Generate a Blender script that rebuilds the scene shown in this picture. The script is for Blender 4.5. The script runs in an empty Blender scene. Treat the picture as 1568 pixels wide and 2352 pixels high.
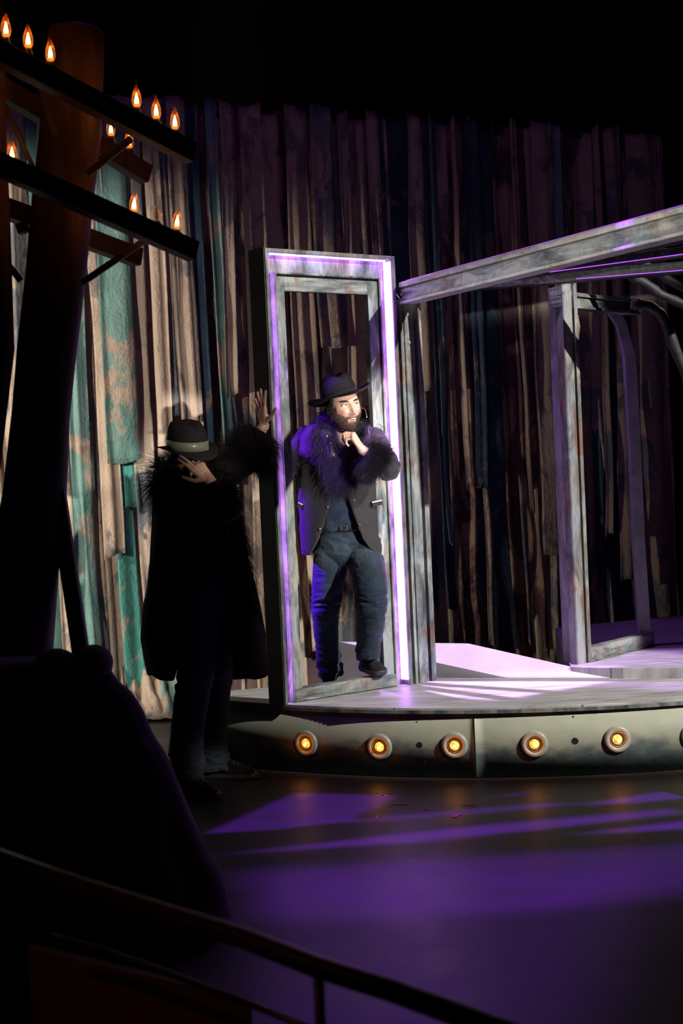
import bpy, bmesh, math, random
import numpy as np
from mathutils import Vector, Matrix

# ------------------------------------------------------------------ camera
FPX = 3600.0
HC = 1.6
PITCH = math.atan(101/3600)
ROLL = math.atan(.045)
CF = Vector((0, math.cos(PITCH), -math.sin(PITCH)))
_r0 = Vector((1, 0, 0)); _u0 = Vector((0, math.sin(PITCH), math.cos(PITCH)))
CR = math.cos(ROLL)*_r0 - math.sin(ROLL)*_u0
CU = math.cos(ROLL)*_u0 + math.sin(ROLL)*_r0
CC = Vector((0, 0, HC))
scene = bpy.context.scene
COL = scene.collection
cam_d = bpy.data.cameras.new('camera')
cam = bpy.data.objects.new('camera', cam_d)
COL.objects.link(cam)
cam.matrix_world = Matrix(((CR.x, CU.x, -CF.x, CC.x), (CR.y, CU.y, -CF.y, CC.y), (CR.z, CU.z, -CF.z, CC.z), (0, 0, 0, 1)))
cam_d.sensor_fit = 'VERTICAL'; cam_d.sensor_height = 36.0
cam_d.lens = 36.0*FPX/2352
cam_d.clip_start = .05; cam_d.clip_end = 100
cam_d.dof.use_dof = True; cam_d.dof.focus_distance = 8.5; cam_d.dof.aperture_fstop = 3.5
scene.camera = cam

def ray(px, py):
    return CF + CR*((px-784)/FPX) - CU*((py-1176)/FPX)
def onz(px, py, z):
    d = ray(px, py); return CC + d*((z-HC)/d.z)
def ony(px, py, y):
    d = ray(px, py); return CC + d*(y/d.y)

scene.view_settings.view_transform = 'Standard'
scene.view_settings.look = 'None'
scene.view_settings.exposure = 0.0
scene.view_settings.gamma = 1.0
scene.view_settings.use_curve_mapping = False
world = bpy.data.worlds.new('dark_auditorium'); scene.world = world
world.use_nodes = True
world.node_tree.nodes['Background'].inputs[0].default_value = (.25, .12, .5, 1)
world.node_tree.nodes['Background'].inputs[1].default_value = .0022
try:
    scene.cycles.max_bounces = 6; scene.cycles.sample_clamp_indirect = 3.0
except Exception:
    pass

# ------------------------------------------------------------------ stage lights
def aim(o, p, q):
    o.location = p
    o.rotation_euler = (Vector(q)-Vector(p)).to_track_quat('-Z', 'Y').to_euler()
def spot(name, p, q, power, color, size=30, blend=.3, radius=.06):
    d = bpy.data.lights.new(name, 'SPOT'); d.energy = power; d.color = color
    d.spot_size = math.radians(size); d.spot_blend = blend; d.shadow_soft_size = radius
    o = bpy.data.objects.new(name, d); COL.objects.link(o); aim(o, p, q); return o
def hull(p):
    p = sorted(p); lo = []; up = []
    for r_, L_ in ((p, lo), (p[::-1], up)):
        for a in r_:
            while len(L_) > 1 and (L_[-1][0]-L_[-2][0])*(a[1]-L_[-2][1])-(L_[-1][1]-L_[-2][1])*(a[0]-L_[-2][0]) <= 1e-12: L_.pop()
            L_.append(a)
    return lo[:-1]+up[:-1]
def beam_mask(light, shapes, base=0.0):
    """metal pattern plate in the lamp: shapes are (points the beam edge passes through, gain, softness)"""
    d = light.data; d.use_nodes = True
    nt = d.node_tree; N = nt.nodes; L = nt.links
    em = [n for n in N if n.type == 'EMISSION'][0]
    tc = N.new('ShaderNodeTexCoord'); sx = N.new('ShaderNodeSeparateXYZ'); L.new(tc.outputs['Normal'], sx.inputs[0])
    def m(op, a, b=None, c=None):
        n = N.new('ShaderNodeMath'); n.operation = op
        for i, v in enumerate((a, b, c)):
            if v is None: continue
            if isinstance(v, (int, float)): n.inputs[i].default_value = v
            else: L.new(v, n.inputs[i])
        return n.outputs[0]
    z = m('ABSOLUTE', sx.outputs[2])
    X = m('DIVIDE', sx.outputs[0], z); Y = m('DIVIDE', sx.outputs[1], z)
    R = light.rotation_euler.to_matrix().transposed(); tot = None
    for pts, g, s in shapes:
        q = []
        for p in pts:
            l = R @ (Vector(p)-light.location); q.append((l.x/-l.z, l.y/-l.z))
        q = hull(q)
        ar = sum(q[i][0]*q[(i+1) % len(q)][1]-q[(i+1) % len(q)][0]*q[i][1] for i in range(len(q)))
        if ar < 0: q = q[::-1]
        v = None
        for i in range(len(q)):
            (ax, ay), (bx, by) = q[i], q[(i+1) % len(q)]; ln = math.hypot(bx-ax, by-ay); nx, ny = -(by-ay)/ln, (bx-ax)/ln
            sd = m('ADD', m('MULTIPLY', X, nx), m('MULTIPLY_ADD', Y, ny, -(ax*nx+ay*ny)))
            w = N.new('ShaderNodeMapRange'); w.interpolation_type = 'SMOOTHSTEP'; L.new(sd, w.inputs[0])
            si = s[i] if isinstance(s, (list, tuple)) else s
            w.inputs[1].default_value = -si; w.inputs[2].default_value = si
            v = w.outputs[0] if v is None else m('MULTIPLY', v, w.outputs[0])
        v = m('MULTIPLY', v, g)
        tot = v if tot is None else m('ADD', tot, v)
    L.new(m('ADD', tot, base), em.inputs['Strength'])
T0 = .36
def PX(*p): return [ony(x, y, Y) for x, y, Y in p]
# curtain wash from the left, grazing the folds
L_CURT = spot('curtain_wash', (-4.3, 7.6, 1.9), (-.3, 11.0, 1.9), 460, (1.0, .86, .70), 84, .3, .05)
beam_mask(L_CURT, [([(-3.4, 9.8, 3.75), (-1.2, 10.6, 3.72), (1.0, 11.7, 3.45), (2.6, 12.4, 2.6), (2.6, 12.4, -.5), (-3.4, 9.8, -.5)], 1.0, .04)])
L_CL = spot('curtain_low', (-3.4, 7.8, .9), (-1.7, 10.4, .5), 30, (1.0, .97, .88), 46, .25, .03)
beam_mask(L_CL, [([(-3.2, 9.8, .95), (-.5, 11, .85), (-.5, 11, -.3), (-3.2, 9.8, -.3)], 1.0, .01)])
L_C2 = spot('curtain_front_wash', (-3.3, 4.9, 2.7), (-1.3, 10.6, 2.0), 620, (1.0, .90, .76), 56, .3, .05)
beam_mask(L_C2, [([(-3.4, 9.8, 3.72), (-1.2, 10.6, 3.68), (-.75, 10.9, 3.5), (-.55, 10.98, -.3), (-3.4, 9.8, -.3)], 1.0, .05)])
# front key, high from the right of the house
L_KEY = spot('front_key', (7.4, 2.9, 6.6), (.75, 8.4, 1.2), 5600, (1.0, .97, .85), 30, .25, .05)
beam_mask(L_KEY, [([(-.5, 8.3, 2.95), (.75, 8.9, 2.75), (1.5, 9.3, 2.45), (2.5, 8.6, 1.2), (2.6, 8.4, -.3), (1.7, 7.84, -.05), (1.1, 7.82, -.05), (.5, 7.9, -.05), (.22, 7.95, -.05), (-.36, 8.24, .36)], 1.0, .010)])
L_FACE = spot('added_face_spot', (4.6, 1.2, 2.3), (.02, 8.75, 1.65), 4900, (1.0, .93, .84), 12, .3, .04)  # added spot, masked to the bearded man's upper body
beam_mask(L_FACE, [(PX((690, 960, 8.75), (740, 840, 8.75), (865, 850, 8.75), (925, 980, 8.7), (925, 1130, 8.7), (890, 1290, 8.7), (720, 1290, 8.7), (680, 1150, 8.7)), 1.0, .006)])
# violet overhead lamps with light patches drawn into their beams
L_TOP = spot('violet_top', (1.0, 8.6, 6.6), (1.0, 8.61, 0), 5200, (.66, .32, 1.0), 50, .2, .04)
beam_mask(L_TOP, [([onz(925, 1576, T0), onz(1010, 1558, T0), onz(1440, 1557, T0), onz(1260, 1590, T0), onz(1150, 1608, T0), onz(1000, 1600, T0)], 1.5, .008),
             ([onz(780, 1475, T0+.15), onz(1100, 1478, T0+.1), onz(1450, 1557, T0), onz(900, 1600, T0), onz(720, 1600, T0)], .42, .012),
             ([onz(1300, 1500, .42), onz(1600, 1490, .42), onz(1600, 1588, T0), onz(1330, 1575, T0)], .30, .02)])
L_FLR = spot('violet_floor', (.9, 6.2, 7.2), (.9, 6.21, 0), 9500, (.32, .035, 1.0), 70, .2, .03)
def fl(*p): return [onz(x, y, 0) for x, y in p]
beam_mask(L_FLR, [(fl((470, 1915), (680, 1820), (915, 1828), (800, 1885), (640, 1905)), .62, .002),
             (fl((700, 1893), (1250, 1843), (1320, 1846), (1250, 1856), (900, 1885)), .55, .006),
             (fl((1130, 1828), (1210, 1818), (1230, 1822), (1150, 1832)), .3, .003),
             (fl((560, 1958), (1000, 1905), (1540, 1858), (1570, 1868), (1300, 1900), (950, 1935)), .9, .007),
             (fl((1330, 1915), (1700, 1870), (1700, 1895), (1450, 1912)), 1.0, .006),
             (fl((1330, 1848), (1700, 1790), (1700, 1820), (1440, 1846)), 1.0, .005),
             (fl((560, 2000), (1000, 1968), (1700, 1935), (1700, 2030), (1300, 2090), (620, 2120)), .42, .02),
             (fl((640, 2010), (1000, 1985), (1500, 1985), (1250, 2500), (520, 2500), (600, 2100)), .17, .035)])
L_BLU = spot('blue_side', (-2.7, 8.90, 3.2), (-.05, 8.75, 1.3), 3200, (.20, .02, 1.0), 40, .3, .03)
beam_mask(L_BLU, [(PX((700, 950, 8.8), (760, 850, 8.8), (880, 880, 8.8), (920, 1090, 8.7), (890, 1545, 8.7), (745, 1565, 9.0), (700, 1250, 8.9)), 1.0, .01)])
L_BM = spot('added_beam_spot', (-.9, .5, 1.95), (.9, 7.6, 2.55), 2200, (1.0, .98, .9), 26, .3, .04)  # added spot to brighten the large portal's front beam
beam_mask(L_BM, [(PX((930, 655, 8.9), (1200, 570, 7.8), (1600, 450, 6.4), (1600, 530, 6.4), (1200, 655, 7.8), (950, 705, 8.9)), 1.0, .012)])
L_SP = spot('added_left_man_spot', (3.2, 1.2, 2.9), (-.75, 7.95, 1.2), 1700, (1.0, .86, .68), 17, .5, .05)  # added warm spot for the left man's hat, hands and shoes
beam_mask(L_SP, [(PX((372, 950, 8), (600, 890, 8.1), (632, 960, 8.1), (632, 1000, 8.1), (500, 1120, 8), (400, 1110, 8)), 1.0, .012), (PX((440, 1740, 7.9), (610, 1740, 8), (620, 1850, 7.9), (420, 1850, 7.9)), 2.0, .012)])
L_VP = spot('added_post_spot', (.55, 9.5, 3.6), (1.6, 9.7, 1.0), 60, (.42, .12, 1.0), 50, .4, .03)  # added violet spot for the small portal's cheek and far post
L_FILL = spot('violet_wash', (0, 4, 6.8), (.3, 11, 2.5), 60, (.42, .10, .75), 60, .8, .3)
L_VF = spot('added_violet_spot', (-1.7, 4.3, 5.4), (.05, 8.6, 1.2), 1500, (.26, .05, 1.0), 26, .3, .03)  # added spot, violet patches masked onto collar, hat, cuff and shin
beam_mask(L_VF, [(PX((700, 955, 8.7), (762, 955, 8.7), (795, 1125, 8.6), (745, 1130, 8.6)), 2.2, .003),
            (PX((742, 868, 8.65), (770, 860, 8.65), (788, 880, 8.65), (748, 903, 8.65)), 3.0, .002),
            (PX((800, 1050, 8.5), (872, 1050, 8.5), (870, 1110, 8.5), (815, 1110, 8.5)), 1.0, .003),
            (PX((828, 1375, 8.55), (880, 1345, 8.55), (884, 1440, 8.6), (868, 1510, 8.65), (822, 1490, 8.65)), .8, .004)])


# ------------------------------------------------------------------ helpers
def tag(o, label=None, cat=None, group=None, kind=None):
    if label: o['label'] = label
    if cat: o['category'] = cat
    if group: o['group'] = group
    if kind: o['kind'] = kind
    return o
def empty(name, loc, label=None, cat=None, group=None, rz=0):
    o = bpy.data.objects.new(name, None); COL.objects.link(o)
    o.location = loc; o.rotation_euler = (0, 0, rz); o.empty_display_size = .1
    return tag(o, label, cat, group)
def link(name, me, material=None, parent=None, smooth=True):
    o = bpy.data.objects.new(name, me); COL.objects.link(o)
    if material is not None:
        for m_ in (material if isinstance(material, (list, tuple)) else [material]): me.materials.append(m_)
    if smooth: me.polygons.foreach_set('use_smooth', [True]*len(me.polygons))
    if parent is not None:
        o.parent = parent
        o.matrix_parent_inverse = parent_world(parent).inverted()
    return o
def parent_world(p):
    m_ = Matrix.LocRotScale(p.location, p.rotation_euler, p.scale)
    if p.parent: m_ = parent_world(p.parent) @ p.matrix_parent_inverse @ m_
    return m_
class MB:
    def __init__(s): s.v = []; s.f = []
    def add(s, vs, fs):
        n = len(s.v); s.v += [tuple(map(float, v)) for v in vs]; s.f += [tuple(i+n for i in f) for f in fs]; return s
    def box(s, P, ax, ay, az):
        """P corner, ax ay az edge vectors"""
        P, ax, ay, az = map(Vector, (P, ax, ay, az))
        vs = [P, P+ax, P+ax+ay, P+ay, P+az, P+ax+az, P+ax+ay+az, P+ay+az]
        fs = [(0, 3, 2, 1), (4, 5, 6, 7), (0, 1, 5, 4), (1, 2, 6, 5), (2, 3, 7, 6), (3, 0, 4, 7)]
        if ax.cross(ay).dot(az) < 0: fs = [f[::-1] for f in fs]
        return s.add(vs, fs)
    def cbox(s, c, sx, sy, sz, rz=0):
        R = Matrix.Rotation(rz, 3, 'Z'); ax, ay, az = R@Vector((sx, 0, 0)), R@Vector((0, sy, 0)), Vector((0, 0, sz))
        return s.box(Vector(c)-ax/2-ay/2-az/2, ax, ay, az)
    def beam(s, a, b, w, h, up=(0, 0, 1)):
        a, b = Vector(a), Vector(b); d = b-a; dn = d.normalized(); side = dn.cross(Vector(up)).normalized(); u = side.cross(dn)
        return s.box(a-side*w/2-u*h/2, side*w, d, u*h)
    def tube(s, pts, rad, seg=14, flat=None, ref=(0, -1, 0), closed=True, power=2.0):
        """lofted tube; rad: radius or (ra, rb) per point, ra along ref x tangent, rb along ref"""
        pts = [Vector(p) for p in pts]; n = len(pts)
        if not isinstance(rad, (list, tuple)): rad = [rad]*n
        vs = []
        for i, p in enumerate(pts):
            t = (pts[min(i+1, n-1)]-pts[max(i-1, 0)]).normalized()
            rf = Vector(ref); a = t.cross(rf)
            if a.length < 1e-3: a = t.cross(Vector((1, 0, .1)))
            a.normalize(); b = a.cross(t).normalized()
            ra, rb = rad[i] if isinstance(rad[i], (list, tuple)) else (rad[i], rad[i])
            for k in range(seg):
                th = 2*math.pi*k/seg; c_, s_ = math.cos(th), math.sin(th)
                if power != 2.0:
                    c_ = math.copysign(abs(c_)**(2/power), c_); s_ = math.copysign(abs(s_)**(2/power), s_)
                vs.append(p + a*(ra*c_) + b*(rb*s_))
        fs = []
        for i in range(n-1):
            for k in range(seg):
                k2 = (k+1) % seg
                fs.append((i*seg+k, i*seg+k2, (i+1)*seg+k2, (i+1)*seg+k))
        if closed:
            fs.append(tuple(reversed(range(seg)))); fs.append(tuple((n-1)*seg+k for k in range(seg)))
        return s.add(vs, [f[::-1] for f in fs])
    def ball(s, c, rx, ry=None, rz=None, M=None, nu=16, nv=12):
        ry = rx if ry is None else ry; rz = rx if rz is None else rz; c = Vector(c)
        vs = []; fs = []
        for j in range(nv+1):
            ph = math.pi*j/nv
            for i in range(nu):
                th = 2*math.pi*i/nu
                p = Vector((rx*math.sin(ph)*math.cos(th), ry*math.sin(ph)*math.sin(th), rz*math.cos(ph)))
                vs.append(c + (M@p if M is not None else p))
        for j in range(nv):
            for i in range(nu):
                i2 = (i+1) % nu; fs.append((j*nu+i, (j+1)*nu+i, (j+1)*nu+i2, j*nu+i2))
        return s.add(vs, fs)
    def cap(s, a, b, ra, rb=None, seg=12):
        """tapered capsule"""
        rb = ra if rb is None else rb; a, b = Vector(a), Vector(b)
        d = b-a; L = d.length; t = d.normalized(); pts = []; rs = []
        for k in range(5):
            th = math.pi/2*(k/5); pts.append(a-t*ra*math.cos(th)); rs.append(max(ra*math.sin(th), .0004))
        for k in range(5): pts.append(a+d*(k/4)); rs.append(ra+(rb-ra)*k/4)
        for k in range(1, 6):
            th = math.pi/2*(k/5); pts.append(b+t*rb*math.sin(th)); rs.append(max(rb*math.cos(th), .0004))
        return s.tube(pts, rs, seg, ref=(0.13, -.97, .2))
    def lathe(s, prof, M, seg=32, closed=False):
        """prof list of (r, h) about local z, M 4x4"""
        vs = []; fs = []; n = len(prof)
        for r_, h_ in prof:
            for k in range(seg):
                th = 2*math.pi*k/seg; vs.append(M@Vector((r_*math.cos(th), r_*math.sin(th), h_)))
        for i in range(n-1 if not closed else n):
            for k in range(seg):
                k2 = (k+1) % seg; i2 = (i+1) % n
                fs.append((i*seg+k, i*seg+k2, i2*seg+k2, i2*seg+k))
        return s.add(vs, fs)
    def mesh(s, name):
        me = bpy.data.meshes.new(name); me.from_pydata(s.v, [], s.f); me.validate(); me.update(); return me
    def build(s, name, material=None, parent=None, smooth=False, bevel=0, merge=0):
        me = s.mesh(name)
        if merge:
            bm = bmesh.new(); bm.from_mesh(me); bmesh.ops.remove_doubles(bm, verts=bm.verts, dist=merge)
            bmesh.ops.recalc_face_normals(bm, faces=bm.faces); bm.to_mesh(me); bm.free()
        o = link(name, me, material, parent, smooth)
        if bevel:
            b = o.modifiers.new('bevel', 'BEVEL'); b.width = bevel; b.segments = 2; b.limit_method = 'ANGLE'
        return o
def remesh(mb, voxel, smooth=2, fac=.5):
    """fuse overlapping closed shapes into one continuous mesh"""
    me = mb.mesh('tmp'); o = bpy.data.objects.new('tmp', me); COL.objects.link(o)
    r = o.modifiers.new('r', 'REMESH'); r.mode = 'VOXEL'; r.voxel_size = voxel; r.adaptivity = 0
    if smooth:
        sm = o.modifiers.new('s', 'SMOOTH'); sm.factor = fac; sm.iterations = smooth
    dg = bpy.context.evaluated_depsgraph_get(); dg.update()
    out = bpy.data.meshes.new_from_object(o.evaluated_get(dg))
    bpy.data.objects.remove(o); bpy.data.meshes.remove(me)
    return out
def co_get(me):
    a = np.empty(len(me.vertices)*3, 'f'); me.vertices.foreach_get('co', a); return a.reshape(-1, 3)
def no_get(me):
    a = np.empty(len(me.vertices)*3, 'f'); me.vertices.foreach_get('normal', a); return a.reshape(-1, 3)
def co_set(me, a): me.vertices.foreach_set('co', np.ascontiguousarray(a, 'f').ravel()); me.update()
def vnoise(p, seed=0):
    """smooth value noise in 3-D for numpy points, -1..1"""
    p = np.asarray(p, 'f8'); i = np.floor(p).astype(np.int64); f_ = p-i; f_ = f_*f_*(3-2*f_)
    def h(a):
        n = (a[:, 0]*73856093) ^ (a[:, 1]*19349663) ^ (a[:, 2]*83492791) ^ (seed*2654435761)
        n = (n ^ (n >> 13))*1274126177 & 0x7fffffff; n = (n ^ (n >> 16)) & 0xffff
        return n/32767.5-1
    out = 0
    for dx in (0, 1):
        for dy in (0, 1):
            for dz in (0, 1):
                w = (f_[:, 0] if dx else 1-f_[:, 0])*(f_[:, 1] if dy else 1-f_[:, 1])*(f_[:, 2] if dz else 1-f_[:, 2])
                out = out + w*h(i+np.array([dx, dy, dz]))
    return out

# ------------------------------------------------------------------ materials
class NT:
    def __init__(s, name):
        s.m = bpy.data.materials.new(name); s.m.use_nodes = True; s.t = s.m.node_tree
        s.b = s.t.nodes['Principled BSDF']; s.out = s.t.nodes['Material Output']
    def n(s, kind, **kw):
        nd = s.t.nodes.new('ShaderNode'+kind)
        for k, v in kw.items(): setattr(nd, k, v)
        return nd
    def l(s, a, b): s.t.links.new(a, b)
    def coord(s, scale=(1, 1, 1), rand=False, kind='Object', rot=(0, 0, 0)):
        tc = s.n('TexCoord'); mp = s.n('Mapping'); mp.inputs['Scale'].default_value = scale; mp.inputs['Rotation'].default_value = rot
        s.l(tc.outputs[kind], mp.inputs[0])
        if rand:
            oi = s.n('ObjectInfo'); ml = s.n('VectorMath', operation='SCALE'); ml.inputs[0].default_value = (37, 17, 53)
            s.l(oi.outputs['Random'], ml.inputs['Scale']); s.l(ml.outputs[0], mp.inputs['Location'])
        return mp.outputs[0]
    def noise(s, co, scale, detail=4, rough=.55, dist=0):
        nd = s.n('TexNoise'); s.l(co, nd.inputs['Vector']); nd.inputs['Scale'].default_value = scale
        nd.inputs['Detail'].default_value = detail; nd.inputs['Roughness'].default_value = rough; nd.inputs['Distortion'].default_value = dist
        return nd.outputs['Fac']
    def ramp(s, fac, stops, interp='LINEAR'):
        r = s.n('ValToRGB'); s.l(fac, r.inputs[0]); e = r.color_ramp.elements; r.color_ramp.interpolation = interp
        while len(e) < len(stops): e.new(.5)
        for i, (p, c) in enumerate(stops): e[i].position = p; e[i].color = (*c, 1) if len(c) == 3 else c
        return r.outputs[0]
    def mix(s, fac, a, b, mode='MIX'):
        m_ = s.n('Mix', data_type='RGBA', blend_type=mode)
        for i, v in ((0, fac), (6, a), (7, b)):
            if hasattr(v, 'is_linked'): s.l(v, m_.inputs[i])
            elif isinstance(v, (tuple, list)): m_.inputs[i].default_value = (*v, 1)
            else: m_.inputs[i].default_value = v
        return m_.outputs[2]
    def bump(s, h, strength=.3, dist=.01):
        b_ = s.n('Bump'); b_.inputs['Strength'].default_value = strength; b_.inputs['Distance'].default_value = dist
        s.l(h, b_.inputs['Height']); s.l(b_.outputs[0], s.b.inputs['Normal']); return b_
    def set(s, color=None, rough=None, metal=None, spec=None, sheen=None):
        for k, v in (('Base Color', color), ('Roughness', rough), ('Metallic', metal), ('Specular IOR Level', spec), ('Sheen Weight', sheen)):
            if v is None: continue
            if hasattr(v, 'is_linked'): s.l(v, s.b.inputs[k])
            else: s.b.inputs[k].default_value = (*v, 1) if isinstance(v, (tuple, list)) else v
        return s
def plain(name, color, rough=.6, metal=0., spec=.5, nscale=30, namp=.25, bump=0.1, bd=.003):
    t = NT(name); co = t.coord(); f_ = t.noise(co, nscale)
    c2 = tuple(c*(1-namp) for c in color); c1 = tuple(min(1, c*(1+namp)) for c in color)
    t.set(t.ramp(f_, [(.3, c2), (.7, c1)]), rough, metal, spec)
    if bump: t.bump(f_, bump, bd)
    return t.m
def emit(name, color, strength):
    t = NT(name); t.set((0, 0, 0), .5); t.b.inputs['Emission Color'].default_value = (*color, 1); t.b.inputs['Emission Strength'].default_value = strength
    return t.m
def distressed(name, light, mid, dark, rust=.62, rough=.5, bump=.35, stretch=(4.5, 4.5, 1.5)):
    t = NT(name); co = t.coord(stretch)
    a = t.noise(co, 2.2, 8, .65, .6); c = t.ramp(a, [(.34, dark), (.46, mid), (.60, light)])
    co2 = t.coord((2, 2, 1.3)); rn = t.noise(co2, 3.1, 9, .62)
    rm = t.ramp(rn, [(rust, (0, 0, 0)), (rust+.07, (1, 1, 1))])
    c = t.mix(t.ramp(rn, [(rust, (0, 0, 0)), (rust+.12, (.8, .8, .8))]), c, (.22, .085, .045))
    hu = t.noise(t.coord((3, 3, 2)), 2.6, 5); c = t.mix(.8, c, t.ramp(hu, [(.35, (1, .84, .74)), (.5, (1, 1, 1)), (.65, (.74, .88, 1))]), 'MULTIPLY')
    sc = t.ramp(t.noise(t.coord((30, 30, 3)), 4, 3), [(.42, (.45, .45, .45)), (.56, (1, 1, 1))])
    c = t.mix(.3, c, sc, 'MULTIPLY')
    t.set(c, t.ramp(a, [(.3, (.65,)*3), (.7, (.35,)*3)]), 0, .5); t.bump(a, bump, .004); return t.m

M_FRAME = distressed('weathered_paint', (.47, .49, .49), (.20, .22, .225), (.05, .058, .065), .56)
M_FRAME2 = distressed('weathered_paint_dark', (.34, .36, .35), (.15, .17, .17), (.035, .04, .045), .60)
M_FRAMEH = distressed('weathered_paint_rail', (.47, .49, .49), (.20, .22, .225), (.05, .058, .065), .56, stretch=(1.3, 1.3, 7))
M_SIDE = plain('dark_paint_and_shade', (.035, .028, .025), .6, nscale=12)  # also colours the shade on the door frame's outer side
M_TR = plain('branch_brace_paint', (.025, .025, .028), .6, nscale=25, namp=.5, bump=.5, bd=.01)
M_BLACK = plain('black_paint', (.012, .012, .013), .55)
M_LED = emit('led_violet', (.62, .22, 1.0), 9)
M_LEDH = emit('led_violet_strong', (.62, .26, 1.0), 17)
M_LED2 = emit('led_violet_dim', (.5, .1, 1.0), 1.3)

# ------------------------------------------------------------------ stage floor, dark walls, ceiling
def floor_material():
    t = NT('stage_floor'); co = t.coord((1, 1, 1), rot=(0, 0, math.radians(-38)))
    br = t.n('TexBrick'); t.l(co, br.inputs['Vector']); br.offset = .5
    br.inputs['Scale'].default_value = 1; br.inputs['Mortar Size'].default_value = .0025
    br.inputs['Brick Width'].default_value = 2.44; br.inputs['Row Height'].default_value = 1.22
    for k in ('Color1', 'Color2'): br.inputs[k].default_value = (1, 1, 1, 1)
    br.inputs['Mortar'].default_value = (.15, .15, .15, 1); br.inputs['Mortar Smooth'].default_value = .3
    n1 = t.noise(t.coord((1, 1, 1)), 3.5, 7, .65); base = t.ramp(n1, [(.3, (.024, .023, .024)), (.7, (.036, .034, .037))])
    sc = t.noise(t.coord((3, 40, 1), rot=(0, 0, .5)), 2, 5); base = t.mix(t.ramp(sc, [(.62, (0, 0, 0)), (.72, (.5, .5, .5))]), base, (.055, .052, .055))
    t.set(t.mix(1, base, br.outputs['Color'], 'MULTIPLY'), t.ramp(n1, [(.3, (.40,)*3), (.7, (.52,)*3)]), 0, .5)
    t.bump(br.outputs['Color'], .2, .002); return t.m
mb = MB(); mb.add([(-7, .5, 0), (9, .5, 0), (9, 15, 0), (-7, 15, 0), (-7, .5, -.1), (9, .5, -.1), (9, 15, -.1), (-7, 15, -.1)],
                  [(0, 1, 2, 3), (7, 6, 5, 4), (0, 4, 5, 1), (1, 5, 6, 2), (2, 6, 7, 3), (3, 7, 4, 0)])
tag(mb.build('floor', floor_material()), kind='structure')
def slab(name, a, b):
    m_ = MB(); a, b = Vector(a), Vector(b); m_.box(a, (b.x-a.x, 0, 0), (0, b.y-a.y, 0), (0, 0, b.z-a.z))
    tag(m_.build(name, M_VELVET), kind='structure')
M_VELVET = plain('black_velour', (.004, .004, .005), .95, spec=.1)
slab('wall_back', (-7, 15, -.1), (9, 15.2, 8)); slab('wall_left', (-7.2, .5, -.1), (-7, 15.2, 8)); slab('wall_right', (9, .5, -.1), (9.2, 15.2, 8))
slab('ceiling', (-7.2, .5, 8), (9.2, 15.2, 8.1))

# ------------------------------------------------------------------ strip curtain
CP = [Vector((-3.4, 9.75, 0)), Vector((-2.3, 10.15, 0)), Vector((-1.3, 10.6, 0)), Vector((1.0, 11.72, 0)), Vector((2.62, 12.42, 0))]
CL = [0]
for a_, b_ in zip(CP, CP[1:]): CL.append(CL[-1]+(b_-a_).length)
def cpath(s):
    s = max(0, min(CL[-1]-1e-4, s))
    for i in range(len(CP)-1):
        if s <= CL[i+1]:
            d = CP[i+1]-CP[i]; p = CP[i]+d*((s-CL[i])/d.length); n_ = Vector((d.y, -d.x, 0)).normalized(); return p, n_
def s_at(px, py):
    d = ray(px, py)
    for i in range(len(CP)-1):
        a_ = CP[i]; e = CP[i+1]-a_
        den = d.x*e.y - d.y*e.x
        tt = (a_.x*e.y - a_.y*e.x)/den
        u = ((d.x*tt-a_.x)*e.x + (d.y*tt-a_.y)*e.y)/e.length_squared
        if -1e-6 <= u <= 1: return CL[i]+u*e.length, HC+d.z*tt
    return None
def dye_material(name, dye, dye2, tan=(.62, .49, .39), thr=.5):
    t = NT(name)
    m1 = t.ramp(t.noise(t.coord((1.6, 1.6, .95), rand=True), 2.3, 6, .6, .5), [(thr-.03, (0, 0, 0)), (thr+.03, (1, 1, 1))])
    m2 = t.noise(t.coord((2, 2, 2), rand=True), 2.0, 3)
    d_ = t.mix(t.ramp(m2, [(.35, (0, 0, 0)), (.65, (1, 1, 1))]), dye, dye2)
    tn = t.mix(t.ramp(t.noise(t.coord((1, 1, .6), rand=True), 5, 5), [(.35, (0, 0, 0)), (.7, (1, 1, 1))]), tan, tuple(c*.72 for c in tan))
    t.set(t.mix(m1, tn, d_), .85, 0, .25)
    w = t.noise(t.coord((11, 11, 3.5), rand=True), 1.4, 5, .6, 1.2)
    w2 = t.noise(t.coord((9, 9, 7), rand=True), 2.2, 4, .6, 2.0)
    s_ = t.n('Math', operation='ADD'); t.l(w, s_.inputs[0]); t.l(w2, s_.inputs[1])
    t.bump(s_.outputs[0], .5, .025); return t.m
D_TEAL = dye_material('dye_teal', (.17, .34, .32), (.25, .43, .40), thr=.43)
D_TEALS = dye_material('dye_teal_strong', (.08, .36, .31), (.13, .42, .38), thr=.36)
D_SLATE = dye_material('dye_slate', (.17, .18, .21), (.26, .27, .30), thr=.52)
D_PLUM = dye_material('dye_plum', (.10, .055, .07), (.17, .10, .10), (.50, .34, .25), .50)
D_NAVY = dye_material('dye_navy', (.035, .06, .11), (.07, .12, .17), (.34, .26, .22), .38)
D_TAN = dye_material('dye_tan', (.30, .24, .23), (.20, .20, .21), (.66, .52, .42), .56)
curtain = empty('strip_curtain', cpath(CL[-1]/2)[0], 'tall backdrop of torn tie-dyed fabric strips in tan, slate, teal and plum', 'curtain')
rng = random.Random(11)
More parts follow.
